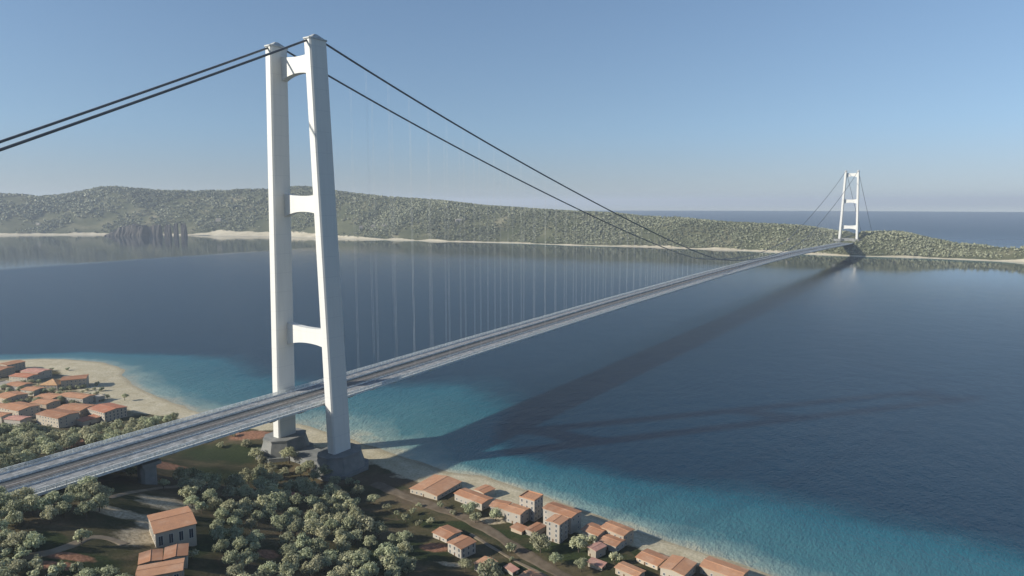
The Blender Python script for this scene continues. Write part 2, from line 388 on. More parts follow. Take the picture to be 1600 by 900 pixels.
def grid_mesh(name, X, Y, Z, mat, attrs, mask=None):
    ny, nx = X.shape; me = bpy.data.meshes.new(name)
    co = np.stack([X, Y, Z], -1).reshape(-1, 3).astype(np.float32)
    ii = np.arange(nx*ny).reshape(ny, nx)
    q = np.stack([ii[:-1, :-1], ii[:-1, 1:], ii[1:, 1:], ii[1:, :-1]], -1).reshape(-1, 4)
    if mask is not None: q = q[mask.reshape(-1)]
    me.vertices.add(len(co)); me.vertices.foreach_set('co', co.ravel())
    me.loops.add(q.size); me.loops.foreach_set('vertex_index', q.ravel().astype(np.int32))
    me.polygons.add(len(q)); me.polygons.foreach_set('loop_start', np.arange(0, q.size, 4, dtype=np.int32))
    me.polygons.foreach_set('use_smooth', np.ones(len(q), bool))
    me.update(calc_edges=True); me.materials.append(mat)
    for k, v in attrs.items():
        a = me.attributes.new(k, 'FLOAT', 'POINT'); a.data.foreach_set('value', v.reshape(-1).astype(np.float32))
    return link(bpy.data.objects.new(name, me))

# ------------------------------------------------------------------ measured places (world metres)
HOUSES = [
    (161.1, -2.0, 3.0, 1.616, 34.4, 29.3, 4.0, 1, "gable", "few", "large low house with a wide salmon roof, nearest the tower on the beach side"),
    (203.9, 3.6, 3.0, 1.468, 13.1, 31.2, 6.0, 1, "gable", "few", "house with pale left wall just right of the large low beach house"),
    (190.7, 24.1, 2.4, 1.4, 12.9, 11.7, 4.6, 1, "gable", "few", "small orange-roofed house closest to the sand behind the first beach houses"),
    (225.3, 5.7, 2.9, 1.751, 12.6, 13.3, 6.5, 1, "gable", "few", "house with a lit gable end beside the tall white tower house, left of the pair"),
    (244.6, -1.2, 3.0, 1.575, 13.0, 14.9, 9.4, 1, "gable", "few", "house with a dark right wall leaning against the foot of the white tower house"),
    (249.3, 11.8, 2.7, 1.564, 12.7, 14.2, 16.9, 1, "flat", "tall", "tall narrow white tower house standing above the beach row"),
    (283.3, 9.8, 2.5, 1.476, 13.5, 26.3, 13.3, 1, "gable", "few", "long house with an orange roof behind the tall pale block right of the tower house"),
    (283.9, -8.6, 3.0, 1.534, 11.9, 11.4, 14.9, 1, "gable", "tall", "tall pale block with a square orange roof in front of the long orange house"),
    (306.9, 8.0, 2.5, 1.453, 13.8, 14.4, 6.5, 1, "gable", "few", "left half of the joined pair by the sand, right of the tall pale block"),
    (324.1, 15.1, 1.9, 1.402, 13.1, 19.9, 8.9, 1, "gable", "few", "house casting a shadow on the beach, right half of a joined pair by the sand"),
    (323.6, 3.3, 2.6, 1.485, 12.4, 13.6, 4.9, 1, "gable", "few", "low house with a pale front strip below the joined pair by the sand"),
    (316.2, -13.2, 3.0, 1.325, 10.5, 7.4, 6.2, 1, "gable", "few", "dark-walled house with a dusty pink roof between the trees and a red shed"),
    (326.5, -24.5, 2.9, 1.576, 6.4, 10.6, 2.6, 1, "shed", "none", "low red-orange shed roof in the shade under the dusty pink house"),
    (357.5, -2.2, 2.7, 1.415, 14.8, 16.9, 3.3, 1, "gable", "few", "left one of two long joined houses with stepped roofs at the lower beach"),
    (378.3, -8.5, 2.9, 1.5, 19.3, 16.7, 5.8, 1, "gable", "few", "right one of two long joined houses with stepped roofs at the lower beach"),
    (352.6, -25.2, 3.0, 1.414, 9.5, 17.1, 4.5, 1, "gable", "few", "house cut by the bottom edge below the two long joined houses"),
    (409.6, 9.1, 1.9, 1.474, 15.2, 27.3, 5.4, 1, "gable", "few", "rightmost house of the beach row with a broad plain orange roof"),
    (217.5, -57.6, 5.4, 1.44, 14.7, 15.0, 3.5, 1, "gable", "few", "rear one of the two white-walled houses beside the dirt road"),
    (240.3, -69.3, 5.3, 1.425, 14.0, 13.9, 7.6, 1, "gable", "tall", "front one of the two white-walled houses beside the dirt road, with blue-shaded windows"),
    (267.3, -76.6, 5.1, 1.493, 10.8, 10.6, 5.4, 1, "gable", "few", "small pale orange house half hidden by a bushy tree below the road"),
    (299.2, -69.5, 3.1, 1.421, 10.4, 11.3, 4.4, 1, "gable", "few", "orange roof peeping up at the bottom edge beside the pale footpath"),
    (280.4, -64.7, 3.6, 1.342, 5.2, 8.0, 2.7, 1, "shed", "none", "small reddish-pink shed beside the pale footpath at the bottom edge"),
    (253.4, -12.7, 3.0, 1.504, 7.9, 10.3, 2.6, 1, "shed", "none", "low flat orange shed in front of the house at the tower house foot"),
    (263.1, -10.9, 3.0, 1.439, 13.8, 8.2, 4.0, 1, "gable", "none", "small low orange-roofed house left of the tall pale block"),
    (139.6, -226.9, 53.3, 1.205, 21.8, 28.0, 8.7, 1, "gable", "colonnade", "large lone house with broad salmon roof and tall windows in the lower left fields"),
    (156.9, -245.4, 54.4, 1.047, 10.7, 12.5, 2.6, 1, "gable", "none", "small left roof of the stepped group below the large lone house"),
    (164.5, -235.5, 52.5, 1.003, 11.1, 13.6, 5.2, 1, "gable", "few", "small right roof of the stepped group below the large lone house"),
    (173.7, -255.6, 52.7, 0.978, 21.4, 12.7, 6.4, 1, "gable", "colonnade", "long front house of the stepped group, cut by the bottom edge"),
    (-649.7, -21.7, 4.0, 1.815, 24.9, 21.5, 10.6, 1, "gable", "few", "orange-roofed house at the far left corner of the village nearest the open water"),
    (-621.1, -42.2, 3.9, 1.965, 24.0, 27.6, 10.3, 1, "gable", "few", "house cut by the left edge in the back row of the village"),
    (-555.9, -31.8, 3.8, 1.895, 18.7, 30.7, 8.2, 1, "gable", "few", "reddish-roofed house with a lit left wall in the back row of the village"),
    (-564.1, -15.1, 4.4, 1.831, 19.5, 32.5, 9.3, 1, "gable", "few", "pink-roofed house in the back row of the village beside the sand"),
    (-481.9, -24.7, 2.7, 2.154, 20.376, 23.375, 7.9, 1, "hip", "few", "house with a golden pyramid roof in the middle of the village"),
    (-483.8, -19.3, 2.9, 1.021, 27.6, 22.64, 12.4, 1, "gable", "few", "long dark-walled house facing away from the sun beside the beach"),
    (-545.7, -66.4, 4.3, 1.732, 22.4, 31.7, 2.6, 1, "flat", "none", "flat white-roofed building at the left edge of the village"),
    (-451.0, -94.3, 5.2, 1.673, 23.5, 25.1, 8.9, 1, "gable", "few", "house with a dark shaded long side at the left of the middle village row"),
    (-413.9, -60.1, 3.7, 1.859, 19.8, 26.7, 7.4, 1, "gable", "few", "brown-orange roof in the middle village row behind the crowded front roofs"),
    (-379.5, -38.5, 3.2, 1.845, 16.5, 39.9, 9.0, 1, "gable", "few", "orange-roofed house next to the small white block in the village"),
    (-376.4, -108.4, 4.7, 1.753, 22.4, 35.0, 10.6, 1, "gable", "few", "orange-roofed house at the left of the crowded front village row"),
    (-393.5, -73.3, 2.5, 1.869, 17.6, 23.8, 8.8, 1, "gable", "few", "small house wedged in the middle of the crowded front village rows"),
    (-304.4, -96.9, 5.1, 1.745, 22.4, 36.7, 11.0, 1, "gable", "few", "broad orange house at the front of the village above the tree line"),
    (-324.5, -65.8, 3.3, 1.95, 22.3, 32.8, 10.0, 1, "gable", "few", "house with a tall dark end wall behind the broad front village house"),
    (-290.0, -55.2, 2.9, 1.643, 24.7, 31.6, 11.3, 1, "gable", "tall", "detached red-orange house at the right end of the village, with dark windows"),
    (-295.7, -75.9, 3.1, 1.701, 19.3, 12.3, 5.2, 1, "shed", "none", "low lean-to roof between the broad front house and the detached red-orange house"),
    (-423.8, -110.5, 5.3, 1.938, 14.0, 17.4, 6.3, 1, "gable", "none", "house sliver cut by the left edge beside the crowded front row"),
    (-381.6, -22.6, 3.0, 1.67, 10.8, 11.4, 5.8, 1, "flat", "none", "small plain white block beside the sand at the right of the village"),
    (-343.7, -119.2, 6.2, 1.921, 12.6, 21.1, 6.6, 1, "gable", "few", "pale pink-roofed house at the tree line on the left front of the village"),
    (-517.8, -55.3, 3.4, 1.84, 16.9, 26.2, 7.0, 1, "gable", "few", "small house just right of the flat white-roofed building in the village"),
    (-475.6, -55.0, 4.0, 1.862, 16.1, 21.5, 6.8, 1, "gable", "few", "small low house alone in the gap between the back and middle village rows"),
    (-371.6, -127.0, 6.1, 1.922, 12.4, 21.9, 8.2, 1, "gable", "few", "house cut by the left edge at the front of the village above the tree line"),
]
TREES = [
    (116.4, -256.2, 60.94, 4.9, "lone grey-green tree on the grass between the dirt tracks left of the large lone house", None),
    (140.6, -40.3, 2.15, 4.4, "small upright tree at the left end of the dirt road", None),
    (162.1, -32.5, 2.49, 3.6, "small round tree below the large low beach house, left of its pale wall", None),
    (173.2, -12.2, 2.94, 3.7, "young thin tree under the right corner of the large low beach house", None),
    (201.7, -8.8, 2.86, 6.7, "bushy tree in front of the house right of the large low beach house", None),
    (212.8, -16.8, 3.04, 5.0, "bushy tree at the roadside below the second beach house", None),
    (223.7, -4.4, 2.98, 5.6, "round tree in front of the lit gable end in the beach row", None),
    (261.9, -40.6, 3.3, 4.3, "lone round tree standing in the middle of the dirt road's verge", None),
    (254.3, -82.7, 6.49, 5.6, "round blue-green tree left of the half hidden small house", None),
    (277.8, -86.7, 6.55, 9.1, "large bushy tree hiding the small pale orange house at the bottom edge", None),
    (279.2, -27.0, 3.23, 7.8, "large tree left of the tall pale block's lit wall", None),
    (297.3, -36.8, 3.15, 5.7, "tree on the grass below the tall pale block", None),
    (301.4, -11.2, 2.97, 7.4, "round tree between the tall pale block and the joined pair by the sand", None),
    (304.6, 3.2, 2.69, 4.7, "shaded tree right next to the joined pair's left house", None),
    (315.4, -33.2, 3.0, 5.7, "round tree left of the low red-orange shed", None),
    (329.9, -11.9, 2.96, 4.9, "round tree right of the low red-orange shed", None),
    (199.7, -83.1, 8.89, 7.3, "tall tree at the right edge of the grove, beside the small house pair", None),
    (192.8, -88.9, 10.47, 5.0, "tree at the right edge of the grove behind the tall one", None),
    (167.9, -47.8, 4.15, 4.0, "small bare tree above the tall grove-edge tree", None),
    (-12.2, -17.3, 2.69, 9.9, "dark shaded tree in front of the left tower pedestal", None),
    (25.4, -24.4, 2.46, 8.3, "dark shaded tree between the two tower pedestals", None),
    (15.8, -44.0, 3.29, 5.8, "light round tree below the left tower pedestal", None),
    (23.6, -32.4, 2.29, 5.9, "light round tree below the gap between the pedestals", None),
    (45.8, -23.1, 2.7, 7.0, "tree at the left foot of the right tower pedestal", None),
    (43.5, -7.4, 2.92, 4.8, "small pale tree against the dark face of the right pedestal", None),
    (76.2, -21.7, 2.54, 4.3, "small tree under the right foot of the right pedestal", None),
    (83.5, -19.4, 2.66, 4.0, "outermost small tree right of the right pedestal's foot", None),
    (0.1, -170.7, 44.2, 4.4, "small tree left of the viaduct pier", None),
    (40.0, -167.5, 42.17, 5.7, "bushy small tree right of the viaduct pier", None),
    (-384.1, -7.5, 2.85, 4.1, "small dark tree on the sand right of the white block", None),
    (-363.4, 3.6, 2.26, 5.7, "round dark tree on the sand beside the turquoise water", None),
    (-338.9, -36.5, 3.03, 3.9, "low bush behind the detached red-orange house", None),
    (-125.6, -1.8, 3.0, 4.8, "small pale bush under the bridge deck near the left pedestal", None),
    (-106.3, -28.8, 3.05, 4.6, "small bush on the dark grass slope under the deck", None),
    (-85.7, -13.2, 3.01, 5.3, "grey bush on the slope left of the left pedestal", None),
    (-611.1, 20.3, 2.92, 4.3, "low bush at the beach edge of the back village row", None),
    (-594.4, 35.9, 2.96, 4.3, "low bush on the sand right of the back village row", None),
    (-468.7, 19.3, 2.43, 4.4, "low scrub bush on the sand right of the dark-walled house", None),
    (-444.3, -90.0, 5.11, 3.9, "bush between roofs at the left edge of the village", None),
    (269.0, -48.6, 3.6, 2.2, "small bush on the verge below the lone round road tree", None),
    (182.5, -48.5, 4.39, 3.4, "small tree on the grass between the grove and the dirt road", None),
    (152.9, -42.1, 2.33, 3.1, "low tree below the left end of the dirt road", None),
    (162.1, -218.5, 49.6, 3.3, "tree right of the stepped group of roofs", None),
    (114.6, -132.2, 24.34, 7.2, "grey-green tree in the dense clump left of the central grove", "trees in the clump left of the grove"),
    (62.2, -117.1, 21.32, 6.6, "grey-green tree in the dense clump left of the central grove", "trees in the clump left of the grove"),
    (49.1, -93.1, 14.86, 8.0, "grey-green tree in the dense clump left of the central grove", "trees in the clump left of the grove"),
    (68.9, -96.6, 14.49, 7.9, "grey-green tree in the dense clump left of the central grove", "trees in the clump left of the grove"),
    (27.7, -76.4, 10.53, 8.7, "grey-green tree in the dense clump left of the central grove", "trees in the clump left of the grove"),
    (114.8, -158.1, 33.67, 5.9, "grey-green tree in the dense clump left of the central grove", "trees in the clump left of the grove"),
    (101.7, -155.0, 34.13, 6.9, "grey-green tree in the dense clump left of the central grove", "trees in the clump left of the grove"),
    (92.4, -121.9, 21.14, 7.2, "grey-green tree in the dense clump left of the central grove", "trees in the clump left of the grove"),
    (104.6, -146.0, 30.31, 7.3, "grey-green tree in the dense clump left of the central grove", "trees in the clump left of the grove"),
    (62.8, -129.2, 26.07, 6.6, "grey-green tree in the dense clump left of the central grove", "trees in the clump left of the grove"),
    (15.5, -81.6, 11.61, 7.2, "grey-green tree in the dense clump left of the central grove", "trees in the clump left of the grove"),
    (37.5, -107.5, 19.36, 7.6, "grey-green tree in the dense clump left of the central grove", "trees in the clump left of the grove"),
    (120.3, -145.8, 28.57, 6.0, "grey-green tree in the dense clump left of the central grove", "trees in the clump left of the grove"),
    (40.0, -73.1, 9.44, 8.5, "grey-green tree in the dense clump left of the central grove", "trees in the clump left of the grove"),
    (94.6, -111.8, 17.78, 8.6, "grey-green tree in the dense clump left of the central grove", "trees in the clump left of the grove"),
    (72.9, -111.7, 18.43, 7.7, "grey-green tree in the dense clump left of the central grove", "trees in the clump left of the grove"),
    (110.8, -166.8, 36.95, 5.7, "grey-green tree in the dense clump left of the central grove", "trees in the clump left of the grove"),
    (147.3, -135.4, 25.05, 6.7, "grey-green tree in the top part of the central grove below the tower", "trees in the upper grove"),
    (103.8, -86.1, 11.23, 7.0, "grey-green tree in the top part of the central grove below the tower", "trees in the upper grove"),
    (109.0, -74.1, 8.52, 7.6, "grey-green tree in the top part of the central grove below the tower", "trees in the upper grove"),
    (136.3, -112.5, 17.43, 6.6, "grey-green tree in the top part of the central grove below the tower", "trees in the upper grove"),
    (130.3, -83.2, 9.98, 6.8, "grey-green tree in the top part of the central grove below the tower", "trees in the upper grove"),
    (120.2, -116.3, 18.22, 6.9, "grey-green tree in the top part of the central grove below the tower", "trees in the upper grove"),
    (62.4, -74.6, 9.92, 7.4, "grey-green tree in the top part of the central grove below the tower", "trees in the upper grove"),
    (124.4, -66.2, 6.09, 6.9, "grey-green tree in the top part of the central grove below the tower", "trees in the upper grove"),
    (70.1, -66.5, 7.59, 8.2, "grey-green tree in the top part of the central grove below the tower", "trees in the upper grove"),
    (123.5, -95.7, 12.25, 7.9, "grey-green tree in the top part of the central grove below the tower", "trees in the upper grove"),
    (91.9, -91.2, 12.51, 7.0, "grey-green tree in the top part of the central grove below the tower", "trees in the upper grove"),
    (100.1, -109.7, 17.17, 6.4, "grey-green tree in the top part of the central grove below the tower", "trees in the upper grove"),
    (81.2, -94.3, 13.03, 7.7, "grey-green tree in the top part of the central grove below the tower", "trees in the upper grove"),
    (85.3, -68.2, 7.96, 7.3, "grey-green tree in the top part of the central grove below the tower", "trees in the upper grove"),
    (145.8, -106.9, 16.15, 6.5, "grey-green tree in the top part of the central grove below the tower", "trees in the upper grove"),
    (92.4, -58.1, 5.55, 8.8, "grey-green tree in the top part of the central grove below the tower", "trees in the upper grove"),
    (141.6, -142.4, 27.07, 7.7, "grey-green tree in the top part of the central grove below the tower", "trees in the upper grove"),
    (108.7, -59.7, 5.39, 7.6, "grey-green tree in the top part of the central grove below the tower", "trees in the upper grove"),
    (148.5, -81.6, 10.04, 7.6, "grey-green tree in the top part of the central grove below the tower", "trees in the upper grove"),
    (155.3, -101.8, 14.85, 8.3, "grey-green tree in the top part of the central grove below the tower", "trees in the upper grove"),
    (193.8, -164.2, 30.11, 7.0, "grey-green tree in the thick middle of the central grove", "trees in the middle of the grove"),
    (167.4, -157.0, 31.13, 5.7, "grey-green tree in the thick middle of the central grove", "trees in the middle of the grove"),
    (167.2, -128.5, 22.65, 6.3, "grey-green tree in the thick middle of the central grove", "trees in the middle of the grove"),
    (193.7, -110.4, 16.76, 6.2, "grey-green tree in the thick middle of the central grove", "trees in the middle of the grove"),
    (186.1, -147.8, 26.21, 7.0, "grey-green tree in the thick middle of the central grove", "trees in the middle of the grove"),
    (215.3, -99.4, 12.08, 6.8, "grey-green tree in the thick middle of the central grove", "trees in the middle of the grove"),
    (210.4, -132.7, 20.88, 7.1, "grey-green tree in the thick middle of the central grove", "trees in the middle of the grove"),
    (230.9, -119.4, 15.89, 6.5, "grey-green tree in the thick middle of the central grove", "trees in the middle of the grove"),
    (170.8, -94.3, 13.25, 7.9, "grey-green tree in the thick middle of the central grove", "trees in the middle of the grove"),
    (201.4, -151.4, 25.79, 6.3, "grey-green tree in the thick middle of the central grove", "trees in the middle of the grove"),
    (214.7, -115.9, 16.24, 7.3, "grey-green tree in the thick middle of the central grove", "trees in the middle of the grove"),
    (193.9, -174.9, 32.91, 5.2, "grey-green tree in the thick middle of the central grove", "trees in the middle of the grove"),
    (193.2, -133.6, 22.26, 6.2, "grey-green tree in the thick middle of the central grove", "trees in the middle of the grove"),
    (164.7, -102.7, 15.69, 7.0, "grey-green tree in the thick middle of the central grove", "trees in the middle of the grove"),
    (149.4, -138.1, 26.02, 6.1, "grey-green tree in the thick middle of the central grove", "trees in the middle of the grove"),
    (225.4, -128.0, 18.84, 6.5, "grey-green tree in the thick middle of the central grove", "trees in the middle of the grove"),
    (178.1, -122.1, 20.45, 6.1, "grey-green tree in the thick middle of the central grove", "trees in the middle of the grove"),
    (178.7, -87.5, 10.53, 7.5, "grey-green tree in the thick middle of the central grove", "trees in the middle of the grove"),
    (157.5, -129.6, 23.67, 7.2, "grey-green tree in the thick middle of the central grove", "trees in the middle of the grove"),
    (210.4, -144.9, 23.75, 6.5, "grey-green tree in the thick middle of the central grove", "trees in the middle of the grove"),
    (178.5, -154.1, 29.06, 7.4, "grey-green tree in the thick middle of the central grove", "trees in the middle of the grove"),
    (203.9, -163.8, 29.14, 5.8, "grey-green tree in the thick middle of the central grove", "trees in the middle of the grove"),
    (183.8, -168.5, 32.65, 6.1, "grey-green tree in the thick middle of the central grove", "trees in the middle of the grove"),
    (181.7, -112.4, 18.09, 5.8, "grey-green tree in the thick middle of the central grove", "trees in the middle of the grove"),
    (158.0, -112.4, 18.17, 6.6, "grey-green tree in the thick middle of the central grove", "trees in the middle of the grove"),
    (234.6, -158.7, 24.99, 7.0, "grey-green tree along the bottom edge in the central grove", "trees at the bottom of the grove"),
    (245.6, -156.6, 22.99, 6.8, "grey-green tree along the bottom edge in the central grove", "trees at the bottom of the grove"),
    (227.7, -172.5, 29.51, 6.2, "grey-green tree along the bottom edge in the central grove", "trees at the bottom of the grove"),
    (206.8, -188.6, 35.09, 7.0, "grey-green tree along the bottom edge in the central grove", "trees at the bottom of the grove"),
    (216.0, -142.6, 23.11, 7.4, "grey-green tree along the bottom edge in the central grove", "trees at the bottom of the grove"),
    (209.4, -172.8, 31.24, 5.7, "grey-green tree along the bottom edge in the central grove", "trees at the bottom of the grove"),
    (238.9, -134.6, 18.95, 6.1, "grey-green tree along the bottom edge in the central grove", "trees at the bottom of the grove"),
    (218.3, -196.4, 36.03, 5.7, "grey-green tree along the bottom edge in the central grove", "trees at the bottom of the grove"),
    (223.3, -185.4, 33.12, 5.2, "grey-green tree along the bottom edge in the central grove", "trees at the bottom of the grove"),
    (208.5, -148.4, 24.46, 5.8, "grey-green tree along the bottom edge in the central grove", "trees at the bottom of the grove"),
    (199.5, -194.5, 36.95, 6.4, "grey-green tree along the bottom edge in the central grove", "trees at the bottom of the grove"),
    (204.9, -159.5, 27.69, 5.6, "grey-green tree along the bottom edge in the central grove", "trees at the bottom of the grove"),
    (230.2, -145.6, 22.68, 6.9, "grey-green tree along the bottom edge in the central grove", "trees at the bottom of the grove"),
    (217.7, -208.3, 38.76, 6.1, "grey-green tree along the bottom edge in the central grove", "trees at the bottom of the grove"),
    (250.3, -146.9, 19.97, 6.1, "grey-green tree along the bottom edge in the central grove", "trees at the bottom of the grove"),
    (235.6, -118.0, 15.11, 6.3, "grey-green tree along the bottom edge in the central grove", "trees at the bottom of the grove"),
    (225.5, -161.8, 27.08, 7.2, "grey-green tree along the bottom edge in the central grove", "trees at the bottom of the grove"),
    (238.9, -172.3, 27.44, 6.8, "grey-green tree along the bottom edge in the central grove", "trees at the bottom of the grove"),
    (228.8, -128.1, 18.56, 6.9, "grey-green tree along the bottom edge in the central grove", "trees at the bottom of the grove"),
    (166.2, -201.7, 44.78, 5.8, "tree in the loose clump right of the large lone house", "trees right of the large lone house"),
    (146.6, -192.6, 43.41, 5.8, "tree in the loose clump right of the large lone house", "trees right of the large lone house"),
    (164.4, -189.2, 41.49, 5.4, "tree in the loose clump right of the large lone house", "trees right of the large lone house"),
    (178.3, -204.1, 42.87, 5.0, "tree in the loose clump right of the large lone house", "trees right of the large lone house"),
    (182.9, -197.2, 40.32, 5.7, "tree in the loose clump right of the large lone house", "trees right of the large lone house"),
    (161.0, -175.6, 37.84, 6.0, "tree in the loose clump right of the large lone house", "trees right of the large lone house"),
    (148.4, -181.5, 40.05, 5.3, "tree in the loose clump right of the large lone house", "trees right of the large lone house"),
    (134.1, -161.0, 33.47, 5.8, "tree in the loose clump right of the large lone house", "trees right of the large lone house"),
    (131.2, -171.3, 36.97, 6.3, "tree in the loose clump right of the large lone house", "trees right of the large lone house"),
    (127.6, -180.1, 39.51, 5.8, "tree in the loose clump right of the large lone house", "trees right of the large lone house"),
    (171.1, -184.4, 38.91, 4.7, "tree in the loose clump right of the large lone house", "trees right of the large lone house"),
    (193.1, -211.6, 42.5, 5.8, "tree at the bottom edge left of the central grove", "trees at the bottom left of the grove"),
    (203.0, -202.1, 38.61, 5.0, "tree at the bottom edge left of the central grove", "trees at the bottom left of the grove"),
    (199.9, -223.2, 44.36, 4.9, "tree at the bottom edge left of the central grove", "trees at the bottom left of the grove"),
    (205.9, -215.3, 41.44, 5.7, "tree at the bottom edge left of the central grove", "trees at the bottom left of the grove"),
    (75.1, -153.4, 35.45, 6.7, "tree in the small clump right of the viaduct pier", "trees right of the viaduct pier"),
    (10.0, -127.0, 27.49, 6.9, "tree in the small clump right of the viaduct pier", "trees right of the viaduct pier"),
    (65.6, -163.3, 39.8, 5.9, "tree in the small clump right of the viaduct pier", "trees right of the viaduct pier"),
    (48.4, -133.7, 28.56, 6.2, "tree in the small clump right of the viaduct pier", "trees right of the viaduct pier"),
    (28.6, -130.9, 28.67, 7.1, "tree in the small clump right of the viaduct pier", "trees right of the viaduct pier"),
    (90.6, -169.0, 39.06, 4.9, "tree in the small clump right of the viaduct pier", "trees right of the viaduct pier"),
    (40.3, -151.6, 35.52, 7.0, "tree in the small clump right of the viaduct pier", "trees right of the viaduct pier"),
    (24.4, -117.8, 23.73, 6.0, "tree in the small clump right of the viaduct pier", "trees right of the viaduct pier"),
    (80.7, -170.0, 40.26, 5.2, "tree in the small clump right of the viaduct pier", "trees right of the viaduct pier"),
    (50.0, -148.3, 34.33, 7.2, "tree in the small clump right of the viaduct pier", "trees right of the viaduct pier"),
    (89.2, -158.4, 36.18, 5.5, "tree in the small clump right of the viaduct pier", "trees right of the viaduct pier"),
    (14.8, -138.8, 32.2, 7.4, "tree in the small clump right of the viaduct pier", "trees right of the viaduct pier"),
    (20.0, -262.4, 62.3, 7.2, "tree in front of the road at the left edge", "trees in front of the road at the left edge"),
    (51.1, -259.4, 68.13, 6.9, "tree in front of the road at the left edge", "trees in front of the road at the left edge"),
    (52.3, -271.2, 68.74, 6.4, "tree in front of the road at the left edge", "trees in front of the road at the left edge"),
    (79.1, -283.5, 66.36, 6.4, "tree in front of the road at the left edge", "trees in front of the road at the left edge"),
    (75.7, -273.2, 66.65, 5.5, "tree in front of the road at the left edge", "trees in front of the road at the left edge"),
    (66.7, -279.5, 68.08, 5.7, "tree in front of the road at the left edge", "trees in front of the road at the left edge"),
    (49.6, -277.3, 68.79, 6.7, "tree in front of the road at the left edge", "trees in front of the road at the left edge"),
    (66.7, -269.0, 67.55, 6.4, "tree in front of the road at the left edge", "trees in front of the road at the left edge"),
    (65.5, -260.5, 67.02, 6.9, "tree in front of the road at the left edge", "trees in front of the road at the left edge"),
    (67.8, -233.2, 62.29, 6.0, "large light tree in the clump below the viaduct", "trees in the clump below the viaduct"),
    (57.5, -231.6, 63.38, 6.8, "large light tree in the clump below the viaduct", "trees in the clump below the viaduct"),
    (41.2, -218.9, 60.69, 6.0, "large light tree in the clump below the viaduct", "trees in the clump below the viaduct"),
    (77.7, -249.2, 64.15, 5.6, "large light tree in the clump below the viaduct", "trees in the clump below the viaduct"),
    (66.6, -220.3, 59.23, 6.8, "large light tree in the clump below the viaduct", "trees in the clump below the viaduct"),
    (69.4, -257.1, 66.13, 6.0, "large light tree in the clump below the viaduct", "trees in the clump below the viaduct"),
    (85.4, -239.7, 61.5, 6.5, "large light tree in the clump below the viaduct", "trees in the clump below the viaduct"),
    (66.8, -242.6, 64.32, 6.0, "large light tree in the clump below the viaduct", "trees in the clump below the viaduct"),
    (80.6, -257.1, 64.88, 5.7, "large light tree in the clump below the viaduct", "trees in the clump below the viaduct"),
    (77.6, -228.6, 59.9, 5.8, "large light tree in the clump below the viaduct", "trees in the clump below the viaduct"),
    (64.2, -226.1, 61.19, 7.7, "large light tree in the clump below the viaduct", "trees in the clump below the viaduct"),
    (64.9, -248.7, 65.7, 6.9, "large light tree in the clump below the viaduct", "trees in the clump below the viaduct"),
    (109.7, -282.0, 63.79, 4.6, "tree at the left edge above the red track", "trees at the left edge above the red track"),
    (101.2, -280.5, 64.82, 5.8, "tree at the left edge above the red track", "trees at the left edge above the red track"),
    (79.4, -287.6, 66.31, 5.7, "tree at the left edge above the red track", "trees at the left edge above the red track"),
    (102.0, -294.5, 64.0, 5.7, "tree at the left edge above the red track", "trees at the left edge above the red track"),
    (91.8, -283.8, 65.33, 5.4, "tree at the left edge above the red track", "trees at the left edge above the red track"),
    (101.0, -286.5, 64.51, 4.2, "tree at the left edge above the red track", "trees at the left edge above the red track"),
    (91.9, -290.5, 65.07, 5.6, "tree at the left edge above the red track", "trees at the left edge above the red track"),
    (108.2, -276.3, 63.99, 5.3, "tree at the left edge above the red track", "trees at the left edge above the red track"),
    (125.2, -290.9, 61.34, 5.3, "tree in the lower left corner", "trees in the lower left corner"),
    (128.8, -304.9, 61.13, 4.3, "tree in the lower left corner", "trees in the lower left corner"),
    (139.7, -299.1, 59.44, 5.2, "tree in the lower left corner", "trees in the lower left corner"),
    (116.3, -295.0, 62.41, 4.9, "tree in the lower left corner", "trees in the lower left corner"),
    (107.5, -297.4, 63.39, 5.4, "tree in the lower left corner", "trees in the lower left corner"),
    (128.7, -297.8, 60.94, 5.5, "tree in the lower left corner", "trees in the lower left corner"),
    (138.3, -288.0, 59.54, 4.9, "tree in the lower left corner", "trees in the lower left corner"),
    (129.0, -283.3, 61.11, 4.9, "tree in the lower left corner", "trees in the lower left corner"),
    (145.8, -292.9, 58.56, 4.4, "tree in the lower left corner", "trees in the lower left corner"),
    (119.9, -301.2, 61.94, 5.0, "tree in the lower left corner", "trees in the lower left corner"),
    (115.6, -285.2, 62.94, 4.3, "tree in the lower left corner", "trees in the lower left corner"),
    (109.3, -289.8, 63.42, 4.7, "tree in the lower left corner", "trees in the lower left corner"),
    (151.5, -276.2, 57.31, 3.9, "tree beside the short red track at the bottom left", "trees beside the short red track"),
    (145.0, -271.3, 58.11, 4.8, "tree beside the short red track at the bottom left", "trees beside the short red track"),
    (140.5, -278.9, 58.76, 4.6, "tree beside the short red track at the bottom left", "trees beside the short red track"),
    (165.3, -267.8, 54.5, 4.6, "tree at the bottom edge left of the stepped roofs", "trees at the bottom edge left of the stepped roofs"),
    (169.3, -260.5, 53.51, 5.1, "tree at the bottom edge left of the stepped roofs", "trees at the bottom edge left of the stepped roofs"),
    (154.7, -270.4, 56.56, 5.1, "tree at the bottom edge left of the stepped roofs", "trees at the bottom edge left of the stepped roofs"),
    (159.0, -262.4, 55.38, 5.0, "tree at the bottom edge left of the stepped roofs", "trees at the bottom edge left of the stepped roofs"),
    (163.7, -275.1, 55.38, 4.9, "tree at the bottom edge left of the stepped roofs", "trees at the bottom edge left of the stepped roofs"),
    (-58.1, -239.2, 65.61, 7.0, "tree in the wood left of the viaduct, on the left edge", "trees in the wood left of the viaduct"),
    (-297.9, -148.9, 8.9, 8.8, "tree in the wood left of the viaduct, on the left edge", "trees in the wood left of the viaduct"),
    (-46.4, -215.4, 60.49, 7.2, "tree in the wood left of the viaduct, on the left edge", "trees in the wood left of the viaduct"),
